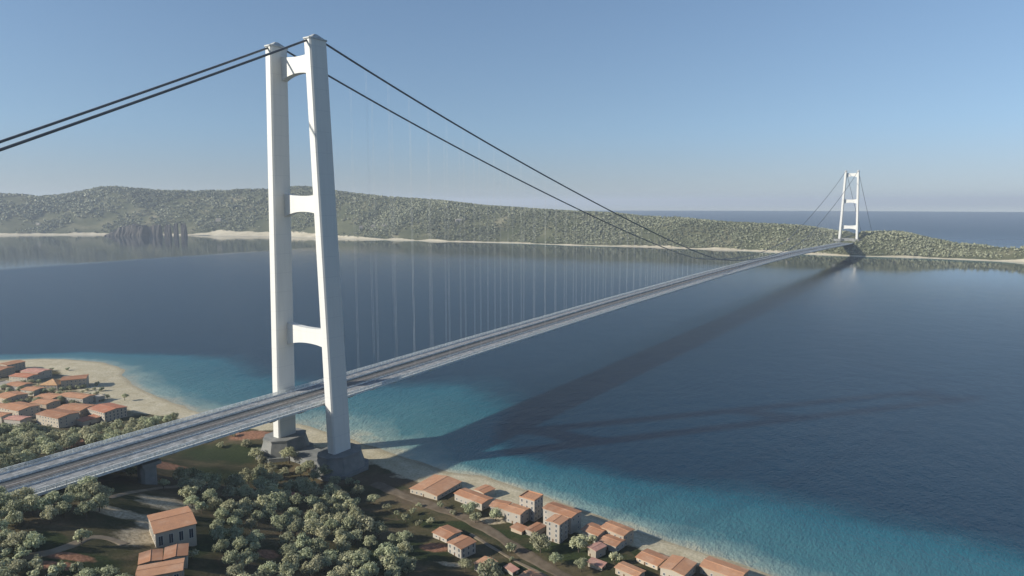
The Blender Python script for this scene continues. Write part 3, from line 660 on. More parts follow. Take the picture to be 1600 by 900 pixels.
    (-227.8, -152.8, 12.87, 9.9, "tree in the wood left of the viaduct, on the left edge", "trees in the wood left of the viaduct"),
    (-105.4, -210.1, 51.73, 7.9, "tree in the wood left of the viaduct, on the left edge", "trees in the wood left of the viaduct"),
    (-46.8, -243.7, 66.16, 5.6, "tree in the wood left of the viaduct, on the left edge", "trees in the wood left of the viaduct"),
    (-55.6, -224.5, 63.02, 6.3, "tree in the wood left of the viaduct, on the left edge", "trees in the wood left of the viaduct"),
    (-69.3, -211.2, 59.04, 7.2, "tree in the wood left of the viaduct, on the left edge", "trees in the wood left of the viaduct"),
    (-245.7, -179.3, 16.69, 7.6, "tree in the wood left of the viaduct, on the left edge", "trees in the wood left of the viaduct"),
    (-104.4, -188.8, 46.72, 8.2, "tree in the wood left of the viaduct, on the left edge", "trees in the wood left of the viaduct"),
    (-226.3, -137.1, 10.24, 9.6, "tree in the wood left of the viaduct, on the left edge", "trees in the wood left of the viaduct"),
    (-43.5, -238.3, 64.4, 6.6, "tree in the wood left of the viaduct, on the left edge", "trees in the wood left of the viaduct"),
    (-37.6, -242.8, 62.48, 5.9, "tree in the wood left of the viaduct, on the left edge", "trees in the wood left of the viaduct"),
    (-38.8, -231.5, 62.59, 7.0, "tree in the wood left of the viaduct, on the left edge", "trees in the wood left of the viaduct"),
    (-271.0, -133.9, 8.04, 9.8, "tree in the wood left of the viaduct, on the left edge", "trees in the wood left of the viaduct"),
    (-267.4, -148.5, 10.43, 9.0, "tree in the wood left of the viaduct, on the left edge", "trees in the wood left of the viaduct"),
    (-283.7, -168.9, 12.45, 8.1, "tree in the wood left of the viaduct, on the left edge", "trees in the wood left of the viaduct"),
    (-247.0, -167.1, 14.24, 8.4, "tree in the wood left of the viaduct, on the left edge", "trees in the wood left of the viaduct"),
    (-220.5, -163.8, 15.45, 9.5, "tree in the wood left of the viaduct, on the left edge", "trees in the wood left of the viaduct"),
    (-270.9, -122.5, 6.11, 8.3, "tree in the wood left of the viaduct, on the left edge", "trees in the wood left of the viaduct"),
    (-298.7, -157.4, 9.85, 9.4, "tree in the wood left of the viaduct, on the left edge", "trees in the wood left of the viaduct"),
    (-57.5, -201.7, 56.49, 7.7, "tree in the wood left of the viaduct, on the left edge", "trees in the wood left of the viaduct"),
    (-37.6, -225.9, 62.46, 7.1, "tree in the wood left of the viaduct, on the left edge", "trees in the wood left of the viaduct"),
    (-61.7, -232.0, 64.48, 6.6, "tree in the wood left of the viaduct, on the left edge", "trees in the wood left of the viaduct"),
    (-240.5, -123.0, 7.44, 8.7, "tree in the wood left of the viaduct, on the left edge", "trees in the wood left of the viaduct"),
    (-37.5, -236.8, 62.41, 5.5, "tree in the wood left of the viaduct, on the left edge", "trees in the wood left of the viaduct"),
    (-277.3, -139.5, 9.26, 10.3, "tree in the wood left of the viaduct, on the left edge", "trees in the wood left of the viaduct"),
    (-243.3, -139.8, 10.13, 9.4, "tree in the wood left of the viaduct, on the left edge", "trees in the wood left of the viaduct"),
    (-243.8, -106.6, 5.81, 8.7, "tree in the row between the village and the bridge deck", "trees between the village and the deck"),
    (-212.8, -108.6, 6.83, 7.3, "tree in the row between the village and the bridge deck", "trees between the village and the deck"),
    (-242.4, -85.5, 3.82, 8.5, "tree in the row between the village and the bridge deck", "trees between the village and the deck"),
    (-203.2, -82.8, 4.09, 8.8, "tree in the row between the village and the bridge deck", "trees between the village and the deck"),
    (-214.6, -86.1, 4.17, 8.4, "tree in the row between the village and the bridge deck", "trees between the village and the deck"),
    (-197.6, -106.9, 6.93, 8.8, "tree in the row between the village and the bridge deck", "trees between the village and the deck"),
    (-225.4, -45.2, 2.9, 9.1, "tree in the row between the village and the bridge deck", "trees between the village and the deck"),
    (-218.8, -118.9, 8.03, 7.1, "tree in the row between the village and the bridge deck", "trees between the village and the deck"),
    (-232.0, -121.2, 7.86, 8.1, "tree in the row between the village and the bridge deck", "trees between the village and the deck"),
    (-216.9, -63.0, 3.09, 8.4, "tree in the row between the village and the bridge deck", "trees between the village and the deck"),
    (-247.3, -74.6, 2.59, 7.8, "tree in the row between the village and the bridge deck", "trees between the village and the deck"),
    (-193.9, -76.4, 3.69, 9.1, "tree in the row between the village and the bridge deck", "trees between the village and the deck"),
    (-228.7, -101.3, 5.61, 9.2, "tree in the row between the village and the bridge deck", "trees between the village and the deck"),
    (-234.3, -67.7, 2.62, 9.1, "tree in the row between the village and the bridge deck", "trees between the village and the deck"),
    (-205.8, -58.7, 3.24, 8.2, "tree in the row between the village and the bridge deck", "trees between the village and the deck"),
    (-233.0, -50.9, 2.73, 8.3, "tree in the row between the village and the bridge deck", "trees between the village and the deck"),
    (-214.9, -39.6, 2.94, 9.8, "tree in the row between the village and the bridge deck", "trees between the village and the deck"),
    (-185.0, -98.1, 6.81, 8.8, "tree in the row between the village and the bridge deck", "trees between the village and the deck"),
    (-192.4, -136.6, 13.54, 8.2, "tree in the row between the village and the bridge deck", "trees between the village and the deck"),
    (-209.4, -47.6, 3.0, 8.1, "tree in the row between the village and the bridge deck", "trees between the village and the deck"),
    (-225.8, -17.6, 2.79, 5.4, "small tree where the deck crosses the beach", "small trees by the deck at the beach"),
    (-229.2, -8.0, 2.37, 5.6, "small tree where the deck crosses the beach", "small trees by the deck at the beach"),
    (184.9, -37.3, 3.85, 3.2, "small bush on the grass beside the dirt road", "bushes beside the dirt road"),
    (156.4, -19.0, 2.65, 3.0, "small bush on the grass beside the dirt road", "bushes beside the dirt road"),
    (188.9, -14.6, 2.81, 3.1, "small bush on the grass beside the dirt road", "bushes beside the dirt road"),
    (-417.9, -4.9, 2.91, 3.9, "scrub bush on the sandy ground right of the village", "scrub bushes right of the village"),
    (-434.0, 8.7, 2.53, 4.2, "scrub bush on the sandy ground right of the village", "scrub bushes right of the village"),
    (-444.2, -10.3, 2.97, 3.0, "scrub bush on the sandy ground right of the village", "scrub bushes right of the village"),
    (-399.0, -7.4, 2.9, 3.8, "scrub bush on the sandy ground right of the village", "scrub bushes right of the village"),
    (-422.6, -11.2, 2.96, 3.2, "scrub bush on the sandy ground right of the village", "scrub bushes right of the village"),
    (-470.3, -5.5, 2.99, 3.4, "scrub bush on the sandy ground right of the village", "scrub bushes right of the village"),
    (-448.0, -2.1, 2.94, 3.6, "scrub bush on the sandy ground right of the village", "scrub bushes right of the village"),
    (-446.8, 5.6, 2.75, 3.1, "scrub bush on the sandy ground right of the village", "scrub bushes right of the village"),
    (-357.0, -23.6, 2.97, 3.2, "scrub bush on the sandy ground right of the village", "scrub bushes right of the village"),
    (-401.2, -15.0, 2.96, 3.2, "scrub bush on the sandy ground right of the village", "scrub bushes right of the village"),
    (-378.6, -15.2, 2.96, 3.4, "scrub bush on the sandy ground right of the village", "scrub bushes right of the village"),
    (-467.9, 1.0, 2.96, 4.2, "scrub bush on the sandy ground right of the village", "scrub bushes right of the village"),
    (-475.8, -12.3, 3.03, 4.0, "scrub bush on the sandy ground right of the village", "scrub bushes right of the village"),
    (66.1, -29.5, 2.11, 5.5, "tree on the dark ground at the foot of the tower pedestals", "trees at the foot of the pedestals"),
    (102.4, -35.5, 2.87, 6.0, "tree on the dark ground at the foot of the tower pedestals", "trees at the foot of the pedestals"),
    (-21.4, -41.7, 3.22, 7.2, "tree on the dark ground at the foot of the tower pedestals", "trees at the foot of the pedestals"),
    (65.5, -53.6, 4.55, 6.6, "tree on the dark ground at the foot of the tower pedestals", "trees at the foot of the pedestals"),
    (109.5, -61.1, 5.66, 6.6, "tree on the dark ground at the foot of the tower pedestals", "trees at the foot of the pedestals"),
    (-0.2, -46.0, 3.84, 6.2, "tree on the dark ground at the foot of the tower pedestals", "trees at the foot of the pedestals"),
    (118.3, -52.6, 4.2, 5.4, "tree on the dark ground at the foot of the tower pedestals", "trees at the foot of the pedestals"),
    (51.4, -55.5, 5.33, 6.5, "tree on the dark ground at the foot of the tower pedestals", "trees at the foot of the pedestals"),
    (30.4, -63.6, 7.21, 6.6, "tree on the dark ground at the foot of the tower pedestals", "trees at the foot of the pedestals"),
    (122.3, -38.2, 3.05, 5.4, "tree on the dark ground at the foot of the tower pedestals", "trees at the foot of the pedestals"),
    (84.2, -44.5, 2.62, 5.9, "tree on the dark ground at the foot of the tower pedestals", "trees at the foot of the pedestals"),
    (43.6, -34.2, 2.6, 5.5, "tree on the dark ground at the foot of the tower pedestals", "trees at the foot of the pedestals"),
    (3.8, -61.7, 6.8, 6.9, "tree on the dark ground at the foot of the tower pedestals", "trees at the foot of the pedestals"),
    (-43.9, -31.4, 2.63, 7.5, "tree on the dark ground at the foot of the tower pedestals", "trees at the foot of the pedestals"),
    (-537.4, -25.1, 3.21, 4.3, "small green tree between the roofs in the middle of the village", "trees between the village roofs"),
    (-467.9, -36.7, 3.13, 5.8, "small green tree between the roofs in the middle of the village", "trees between the village roofs"),
    (-466.8, -24.9, 3.19, 4.4, "small green tree between the roofs in the middle of the village", "trees between the village roofs"),
    (-479.7, -83.2, 4.66, 3.9, "small green tree between the roofs in the middle of the village", "trees between the village roofs"),
    (-444.1, -27.0, 3.27, 4.0, "small green tree between the roofs in the middle of the village", "trees between the village roofs"),
    (-505.5, -58.3, 3.76, 5.7, "small green tree between the roofs in the middle of the village", "trees between the village roofs"),
    (-539.1, -33.8, 3.12, 5.7, "small green tree between the roofs in the middle of the village", "trees between the village roofs"),
    (-473.4, -57.9, 4.1, 4.4, "small green tree between the roofs in the middle of the village", "trees between the village roofs"),
    (-477.2, -70.5, 3.98, 4.8, "small green tree between the roofs in the middle of the village", "trees between the village roofs"),
    (-517.0, -20.6, 2.97, 4.0, "small green tree between the roofs in the middle of the village", "trees between the village roofs"),
    (-442.4, -73.3, 4.47, 4.7, "small green tree between the roofs in the middle of the village", "trees between the village roofs"),
    (-411.1, -50.2, 3.17, 5.6, "small green tree between the roofs in the middle of the village", "trees between the village roofs"),
    (-507.7, -70.8, 4.1, 5.3, "small green tree between the roofs in the middle of the village", "trees between the village roofs"),
    (-375.9, -42.9, 3.27, 4.0, "small green tree between the roofs in the middle of the village", "trees between the village roofs"),
    (-476.7, -43.0, 2.87, 5.0, "small green tree between the roofs in the middle of the village", "trees between the village roofs"),
    (-389.0, -46.1, 3.22, 4.6, "small green tree between the roofs in the middle of the village", "trees between the village roofs"),
    (-445.9, -82.8, 5.04, 4.2, "small green tree between the roofs in the middle of the village", "trees between the village roofs"),
    (-452.4, -53.7, 4.15, 3.9, "small green tree between the roofs in the middle of the village", "trees between the village roofs"),
    (-506.5, -37.2, 2.32, 5.0, "small green tree between the roofs in the middle of the village", "trees between the village roofs"),
    (-552.3, -38.0, 3.88, 4.6, "small green tree between the roofs in the middle of the village", "trees between the village roofs"),
    (-438.8, -39.5, 3.18, 5.5, "small green tree between the roofs in the middle of the village", "trees between the village roofs"),
    (-507.1, -49.1, 2.9, 4.6, "small green tree between the roofs in the middle of the village", "trees between the village roofs"),
    (-536.5, -65.9, 4.0, 5.6, "small green tree between the roofs in the middle of the village", "trees between the village roofs"),
    (-450.8, -44.6, 3.63, 3.8, "small green tree between the roofs in the middle of the village", "trees between the village roofs"),
    (-427.7, -69.1, 4.16, 5.4, "small green tree between the roofs in the middle of the village", "trees between the village roofs"),
    (-443.6, -96.6, 5.2, 5.4, "small green tree between the roofs in the middle of the village", "trees between the village roofs"),
]
DIRT_ROAD = [(91.0, -5.7), (113.6, -8.8), (138.3, -11.2), (167.7, -12.2), (195.1, -12.9), (225.4, -19.5), (256.4, -30.1), (284.4, -39.5), (307.8, -44.5), (329.3, -52.9)]
FOOTPATH = [(221.0, -33.9), (240.4, -39.9), (261.1, -45.0), (277.3, -49.0), (291.2, -50.4), (308.8, -54.6)]
TRACK = [(109.4, -284.1), (115.0, -274.1), (115.7, -263.4), (111.8, -255.1), (107.6, -248.1), (111.1, -241.1), (128.3, -237.0)]
TRACK_UPPER = [(57.4, -213.5), (46.8, -196.1), (36.2, -172.9), (19.3, -139.1), (28.5, -123.4)]
PATCHES = [
    (70.4, -181.5, 17.8, 16.1, "pale"),
    (119.4, -227.0, 11.5, 16.2, "pale"),
    (100.1, -209.1, 7.3, 12.7, "pale"),
    (-113.7, 10.3, 23.5, 18.0, "red"),
    (-141.4, 1.8, 16.8, 11.5, "pale"),
    (-48.5, -118.2, 14.5, 17.6, "red"),
    (59.7, -71.1, 9.7, 10.2, "pink"),
    (-213.3, -146.7, 11.2, 90, "red"),
    (-230.9, -97.2, 5.4, 13.1, "red"),
    (127.0, -276.0, 11.6, 3.6, "red"),
    (122.7, -267.9, 14.0, 4.0, "red"),
    (215.4, -68.0, 9.2, 9.1, "red"),
    (171.7, -174.6, 5.6, 7.5, "red"),
    (96.7, -48.3, 8.6, 9.1, "red"),
    (221.8, -6.1, 12.1, 6.6, "pale"),
    (240.6, -80.8, 11.4, 4.1, "pale"),
    (103.5, 22.4, 12.9, 5.0, "pale"),
    (63.9, 42.4, 25.0, 11.4, "pale"),
    (37.8, 25.1, 18.7, 15.0, "pale"),
    (-18.1, 17.1, 18.1, 19.7, "pale"),
    (80.6, -220.8, 20.4, 8.0, "pale"),
    (-9.1, -94.2, 27.8, 34.8, "green"),
    (-82.3, -40.7, 38.2, 38.1, "green"),
    (95.2, -269.3, 14.5, 10.1, "green"),
    (193.0, -34.3, 19.9, 9.1, "green"),
    (246.8, -16.0, 19.4, 10.3, "green"),
    (277.0, -19.0, 23.3, 9.6, "green"),
    (275.8, -58.7, 26.2, 7.9, "green"),
    (141.6, -193.9, 8.0, 38.2, "green"),
    (135.2, -264.0, 17.3, 12.3, "green"),
    (-225.7, -94.5, 40.2, 15.8, "green"),
    (140.2, -5.2, 21.9, 18.3, "brown"),
    (102.2, 11.1, 34.8, 18.7, "brown"),
    (175.7, -199.2, 11.3, 8.7, "brown"),
    (-554.0, -34.8, 53.2, 53.2, "dry"),
    (-406.2, -77.1, 62.1, 57.1, "dry"),
    (-484.2, 16.5, 26.7, 80.6, "dry"),
    (-330.8, -24.0, 46.7, 36.2, "dry"),
    (206.8, -85.5, 27.1, 22.3, "green"),
    (310.5, -12.8, 27.2, 12.5, "green"),
    (341.7, 16.2, 12.0, 12.4, "green"),
    (214.4, -118.1, 16.9, 21.9, "green"),
]
FAR_HOUSES = [
    (-4508.0, 2820.0, 42, 22, 15, 0.64, "white house highest on the slope above the far beach, right of the dark headland"),
    (-2390.0, 3232.0, 46, 22, 16, 0.77, "white house on the wooded slope right of the near tower"),
    (-3091.0, 3009.0, 34, 20, 14, 0.72, "pale house low on the far shore just right of the near tower"),
    (-3001.0, 3033.0, 26, 18, 13, 0.73, "small pale house second from the near tower on the far shore"),
    (-2915.0, 3053.0, 34, 20, 14, 0.73, "pale house third from the near tower on the far shore"),
    (-5782.0, 2040.0, 30, 18, 12, 0.54, "pale house far left above the white beach"),
    (-273.0, 3251.0, 14, 9, 7, 0.95, "small pale house near the deck end on the far shore"),
]


# ------------------------------------------------------------------ ground, sea, hills
def axis(parts):
    return np.concatenate([np.arange(a, b, st) for a, b, st in parts])
xs = axis([(-1900, -900, 25), (-900, 560, 5), (560, 2425, 25)]); ys = axis([(-1000, -320, 20), (-320, 150, 4), (150, 400, 25)])
X, Y = np.meshgrid(xs, ys)
d = coast_dist(X, Y)
at = {'sand': np.clip(1.0-smooth(20, 48, d+9*vnoise(X/30, Y/30, 21)-np.interp(X, [-800, -420, -330, -250, 0, 200, 320, 420], [38, 38, 22, 4, 2, 4, 2, -8])), 0, 1), 'wet': 1-smooth(1, 9, d)}
for k in ('dry', 'green', 'brown', 'pale', 'red', 'pink'): at[k] = np.zeros_like(X)
for px, py, a, b, k in PATCHES:
    dx, dy = X-px, Y-py
    u = dx*math.cos(CAM_YAW)+dy*math.sin(CAM_YAW); v = -dx*math.sin(CAM_YAW)+dy*math.cos(CAM_YAW)
    at[k] = np.maximum(at[k], np.exp(-0.7*((u/a)**2+(v/(b*0.8))**2)))
tag(grid_mesh('ground', X, Y, near_height(X, Y), M['ground'], at), kind='structure')

xs = axis([(-16000, -8000, 200), (-8000, -3000, 60), (-3000, 1500, 30), (1500, 2600, 100)])
ys = axis([(-2500, 1500, 150), (1500, 3000, 40), (3000, 4400, 22), (4400, 9000, 90), (9000, 15000, 400)])
X, Y = np.meshgrid(xs, ys)
Z = far_height(X, Y)
u, t, cb = far_t(X, Y)
def beach_w(u): return np.interp(u, [-400, 0, 150, 200, 290, 330, 420, 520, 700, 2200], [70, 80, 60, 40, 50, 115, 115, 70, 40, 38])
keep = ~((Y < 1000) & (X > -7000))
Z = np.where(keep, Z, -12)
zq = np.maximum.reduce([Z[:-1, :-1], Z[:-1, 1:], Z[1:, 1:], Z[1:, :-1]])
tag(grid_mesh('hills', X, Y, Z, M['far'], {'sand': 1-smooth(-8, 24, t+25*vnoise(X/120, Y/120, 31)-beach_w(u))}, mask=zq > -6), kind='structure')

RW = 18500.0
def stretch(lo, hi, step, far, g=1.07):
    mid = list(np.arange(lo, hi+step, step)); s = step; v = mid[-1]; up = []
    while v < far: s *= g; v += s; up.append(min(v, far))
    s = step; v = mid[0]; dn = []
    while v > -far: s *= g; v -= s; dn.append(max(v, -far))
    return np.array(dn[::-1]+mid+up)
wx = stretch(-900, 700, 8, RW); wy = stretch(-120, 480, 6, RW)
X, Y = np.meshgrid(wx, wy)
rr = np.hypot(X, Y); k = np.where(rr > RW, RW/np.maximum(rr, 1), 1)
X, Y = X*k, Y*k
off = -coast_dist(X, Y)
wid = np.interp(X, [-1000, -650, -560, -480, -300, -150, -40, 50, 110, 150, 210, 280, 340, 440, 560, 900], [60, 70, 110, 180, 170, 210, 280, 230, 105, 72, 76, 95, 125, 152, 178, 205])
sh = np.clip(off/(wid*1.25), 0, 1)
_, tf, _ = far_t(X, Y)
sh = np.minimum(sh, np.clip((-tf+6)/60, 0, 1)*np.where(Y > 1500, 1, 9))
sh = np.where((Y > 1500) & (tf > 250), 1.0, np.clip(sh, 0, 1))      # open sea behind the far land
chop = 1.0-0.97*smooth(700, 2600, Y)*(1-smooth(3600, 4500, Y))
chop = np.where((X < -2500) & (Y < 4300), np.minimum(chop, 0.03), chop)+0.3*smooth(4300, 6500, Y)
sea = grid_mesh('sea', X, Y, np.zeros_like(X), M['water'], {'shoal': sh, 'chop': np.clip(chop, 0.02, 2)*1.5})
tag(sea, kind='structure')

# roads and tracks that lie on the near ground
def ribbon(name, pts, width, mat, lift, step=3.0):
    P = np.array(pts, float); seg = np.hypot(*np.diff(P, axis=0).T); s = np.concatenate([[0], np.cumsum(seg)])
    q = np.arange(0, s[-1], step); cx, cy = np.interp(q, s, P[:, 0]), np.interp(q, s, P[:, 1])
    for _ in range(6):
        cx[1:-1] = (cx[:-2]+cx[1:-1]*2+cx[2:])/4; cy[1:-1] = (cy[:-2]+cy[1:-1]*2+cy[2:])/4
    tx, ty = np.gradient(cx), np.gradient(cy); L = np.hypot(tx, ty); nx_, ny_ = -ty/L, tx/L
    w = np.linspace(-0.5, 0.5, 9)[None, :]*(width*(1+0.12*np.sin(q*0.11)+0.08*np.sin(q*0.31)))[:, None]
    X, Y = cx[:, None]+nx_[:, None]*w, cy[:, None]+ny_[:, None]*w
    edge = np.abs(np.linspace(-1, 1, 9))[None, :]
    Z = near_height(X, Y)+lift-0.35*(edge > 0.9)
    return tag(grid_mesh(name, X, Y, Z, mat, {}), kind='structure')
ribbon('dirt_road', DIRT_ROAD, 11.0, M['dirt'], 0.28)
ribbon('footpath', FOOTPATH, 3.2, M['pale_path'], 0.26)
ribbon('track', TRACK, 6.0, M['pale_path'], 0.26)
ribbon('track_upper', TRACK_UPPER, 4.5, M['pale_path'], 0.26)
def verge(name, x0, x1, y0, y1, mat, lift):
    yy = np.arange(y0, y1+2, 4.0); xx = np.linspace(x0, x1, 7); X, Y = np.meshgrid(xx, yy)
    Z = np.full_like(X, 65.95)+lift
    return tag(grid_mesh(name, X, Y, Z, mat, {}), kind='structure')

# ------------------------------------------------------------------ the suspension bridge
SPAN = 3261.4
TOP_X, BASE_X, Z_BASE, Z_TOP = 26.85, 40.0, 20.0, 394.5
def zdeck(y):
    return float(np.interp(y, [-240, 0, 300, 700, 1200, 1650, 2100, 2600, 3261, 3800], [66, 67.5, 71.5, 75.5, 78.2, 78, 74, 64, 51, 49]))
def leg_x(z): return BASE_X+(TOP_X-BASE_X)*(z-Z_BASE)/(Z_TOP+4-Z_BASE)
def octa(cx, cy, z, lx, ly, c):
    a, b = lx/2, ly/2
    return [(cx-a+c, cy-b, z), (cx+a-c, cy-b, z), (cx+a, cy-b+c, z), (cx+a, cy+b-c, z), (cx+a-c, cy+b, z), (cx-a+c, cy+b, z), (cx-a, cy+b-c, z), (cx-a, cy-b+c, z)]
bridge = empty('suspension_bridge', (0, 0, 0))
tag(bridge, 'long white suspension bridge with two H shaped towers crossing the blue strait', 'bridge')
def build_tower(y0, ground_z):
    m = MB(); m.box(-BASE_X+12, BASE_X-12, y0-13, y0+13, ground_z-6, ground_z+6.5)     # footing slab between the pedestals
    tw = m.build('tower', M['concrete'], bridge)
    for s in (-1, 1):
        p = MB()
        p.loft([octa(s*BASE_X, y0, ground_z-8, 46, 54, 13), octa(s*BASE_X, y0, ground_z+3.0, 46, 54, 13)])
        p.loft([octa(s*BASE_X, y0, ground_z+3.0, 40, 48, 12), octa(s*BASE_X, y0, Z_BASE-0.8, 33, 41, 10)])
        p.loft([octa(s*BASE_X, y0, Z_BASE-0.8, 34, 42, 10.4), octa(s*BASE_X, y0, Z_BASE+1.0, 34, 42, 10.4)])
        p.build('pedestal', M['concrete'], tw)
        l = MB(); rings = []
        for z in np.linspace(Z_BASE-1, Z_TOP, 9):
            k = (z-Z_BASE)/(Z_TOP-Z_BASE); rings.append(octa(s*leg_x(z), y0, z, 10.2-1.2*k, 21.0-2.0*k, 1.3))
        l.loft(rings); l.build('leg', M['paint'], tw)
        c = MB(); x = s*leg_x(Z_TOP)
        c.loft([octa(x, y0, Z_TOP, 10.4, 20.6, 1.4), octa(x, y0, Z_TOP+1.2, 10.4, 20.6, 1.4)])
        c.loft([octa(x, y0, Z_TOP+1.2, 9.0, 17.0, 1.2), octa(x, y0, Z_TOP+5.0, 2.6, 4.0, 0.5)])
        c.build('saddle_cap', M['steel'], tw)
    for zc in (125.8, 250.9, 376.6):
        m = MB(); w = leg_x(zc)-3.5; N = 20; top, bot = [], []
        for i in range(N+1):
            u = -1+2*i/N; a = abs(u)**2.2
            top.append((u*w, zc+7.6+2.6*a)); bot.append((u*w, zc-7.0-5.2*a))
        loop = top+bot[::-1]; n = len(loop); yf, yb = y0+1.6, y0+8.2
        vs = [(p[0], yf, p[1]) for p in loop]+[(p[0], yb, p[1]) for p in loop]; fs = []
        for i in range(N):
            fs.append((i, i+1, n-2-i, n-1-i)); fs.append((n+i+1, n+i, n+n-1-i, n+n-2-i))
        for i in range(n): fs.append(((i+1) % n, i, n+i, n+(i+1) % n))
        m.add(vs, fs); m.build('crossbeam', M['paint'], tw)
    return tw
build_tower(0, 3.0); build_tower(SPAN, float(far_height(0, SPAN))+1)

# main cables: side span, main span, side span
ANCH_N, ANCH_F = -770.0, SPAN+760.0
def cable_z(y):
    if y < 0:
        t = y/ANCH_N; return 397.3+(60-397.3)*t-22*t*(1-t)
    if y > SPAN:
        t = (y-SPAN)/(ANCH_F-SPAN); return 397.3+(28-397.3)*t-22*t*(1-t)
    q = min(y, SPAN-y)
    return 94+(397.3-94)*(1-2*y/SPAN)**2+21*math.sin(math.pi*min(q, 1150)/1150)
CX = TOP_X
def cable_x(y):
    return CX
for s in (-1, 1):
    m = MB(); yy = list(np.linspace(ANCH_N, 0, 24))+list(np.linspace(0, SPAN, 150))[1:]+list(np.linspace(SPAN, ANCH_F, 24))[1:]
    m.tube([(s*CX, y, cable_z(y)) for y in yy], 0.98, 8); m.build('main_cable', M['cable'], bridge, True)

# deck: three box girders on cross girders, with roads, railway, walkways, screens
Y0, Y1, DST = -356.0, 3540.0, 30.0
st = [Y0]+list(np.arange(-330, Y1+1, DST))
def sweep(m, prof, ys=st, mi=0):
    m.loft([[(x, y, zdeck(y)+z) for x, z in prof] for y in ys], mi)
m = MB()
for y in np.arange(-210, Y1, DST):
    z = zdeck(y); m.loft([[(-29.5, yy, z-2.6), (-24, yy, z-5.4), (24, yy, z-5.4), (29.5, yy, z-2.6), (29.5, yy, z-0.9), (-29.5, yy, z-0.9)] for yy in (y-2.2, y+2.2)])
for x0, x1 in ((-26, -11.5), (-5, 5), (11.5, 26)):
    c = (x0+x1)/2; w = (x1-x0)/2
    sweep(m, [(c-w, -0.3), (c-w-0.3, -1.2), (c-w*0.55, -3.0), (c+w*0.55, -3.0), (c+w+0.3, -1.2), (c+w, -0.3)])
deck = m.build('deck', M['steel'], bridge)
for s in (-1, 1):
    m = MB(); sweep(m, sorted([(s*12.0, 0.0), (s*25.5, 0.0)])+sorted([(s*12.0, -0.29), (s*25.5, -0.29)], reverse=True)); m.build('roadway', M['asphalt'], deck)
    for xo in (12.9, 24.8):
        m = MB(); sweep(m, sorted([(s*xo, 0.006), (s*(xo+0.35), 0.006)])+sorted([(s*xo, 0.001), (s*(xo+0.35), 0.001)], reverse=True))
        m.build('lane_line', M['line'], deck)
    for xo in (11.6, 25.6):
        m = MB(); a, b = sorted([s*xo, s*(xo+0.45)])
        sweep(m, [(a, -0.25), (b, -0.25), (b-0.1, 1.25), (a+0.1, 1.25)]); m.build('barrier', M['pale_steel'], deck)
    m = MB(); a, b = sorted([s*26.5, s*30.0]); sweep(m, [(a, -0.9), (b, -0.9), (b, -0.45), (a, -0.45)])
    m.build('walkway', M['pale_steel'], deck)
    m = MB(); a, b = sorted([s*5.4, s*11.3]); sweep(m, [(a, -0.75), (b, -0.75), (b, -0.6), (a, -0.6)])
    m.build('grating', M['dark_steel'], deck)
    # wind screen: rails on posts along the outer edge
    m = MB(); a, b = sorted([s*29.7, s*30.1])
    for z0, z1 in ((-2.2, -0.2), (0.2, 0.75), (1.15, 1.7), (2.1, 2.7)): sweep(m, [(a, z0), (b, z0), (b, z1), (a, z1)])
    for y in np.arange(Y0+3, 1400, 6.0):
        z = zdeck(y); m.box(a-0.05, b+0.05, y-0.15, y+0.15, z-0.5, z+2.75)
    m.build('wind_screen', M['pale_steel'], deck)
m = MB(); sweep(m, [(-4.7, -0.29), (4.7, -0.29), (4.2, 0.12), (-4.2, 0.12)]); trk = m.build('railway_bed', M['ballast'], deck)
for xr in (-3.1, -1.6, 1.6, 3.1):
    m = MB(); sweep(m, [(xr-0.09, 0.12), (xr+0.09, 0.12), (xr+0.09, 0.32), (xr-0.09, 0.32)]); m.build('rail', M['rail'], deck)
# hangers
hs = [(s, y) for y in np.arange(60, SPAN-50, DST) for s in (-1, 1) if cable_z(y)-zdeck(y) > 4]
hs.sort(key=lambda q: (q[0]*CX-CAM_POS[0])**2+(q[1]-CAM_POS[1])**2)
def hang(m, s, y, n=5, r=0.036):
    for dy in (-0.9, 0.9):
        m.tube([(s*27.6, y+dy, zdeck(y)-0.9), (s*CX, y+dy, cable_z(y)-0.4)], r, n)
for s, y in hs[:100]:
    m = MB(); hang(m, s, y); m.build('hanger', M['hanger'], bridge)
m = MB()
for s, y in hs[100:]: hang(m, s, y, 4, 0.048)
tag(m.build('hanger_rows', M['hanger'], bridge), kind='stuff')
# viaduct pier and abutment at the landward end
m = MB()
for s in (-1, 1):
    gz = float(near_height(s*19, -168))
    m.loft([octa(s*19, -168, z, 9.0, 12.0, 2.0) for z in (gz-6, zdeck(-168)-8.2)])
m.box(-27, 27, -175, -161, zdeck(-168)-8.2, zdeck(-168)-5.45); m.build('viaduct_pier', M['concrete'], bridge)
m = MB(); m.box(-29, 29, -256, -243, 40, 64.7); m.build('abutment', M['concrete'], bridge)
for s in (-1, 1):
    gz = float(far_height(s*19, SPAN+140)); m = MB(); m.loft([octa(s*19, SPAN+140, z, 9, 12, 2) for z in (gz-6, zdeck(SPAN+140)-5.45)]); m.build('viaduct_pier', M['concrete'], bridge)
    m = MB(); z = cable_z(ANCH_F); gz = float(far_height(s*CX, ANCH_F))
    m.loft([[(s*CX-12, ANCH_F-24, gz-8), (s*CX+12, ANCH_F-24, gz-8), (s*CX+12, ANCH_F+24, gz-8), (s*CX-12, ANCH_F+24, gz-8)], [(s*CX-11, ANCH_F-8, z+4), (s*CX+11, ANCH_F-8, z+4), (s*CX+11, ANCH_F+22, z+4), (s*CX-11, ANCH_F+22, z+4)]])
    m.build('anchor_block', M['concrete'], bridge)
# motorway on the hill behind the abutment
verge('road', -26, -11.5, -520, -357, M['asphalt'], 0.0); verge('road', 11.5, 26, -520, -357, M['asphalt'], 0.0); verge('railway', -5, 5, -520, -357, M['ballast'], 0.0)

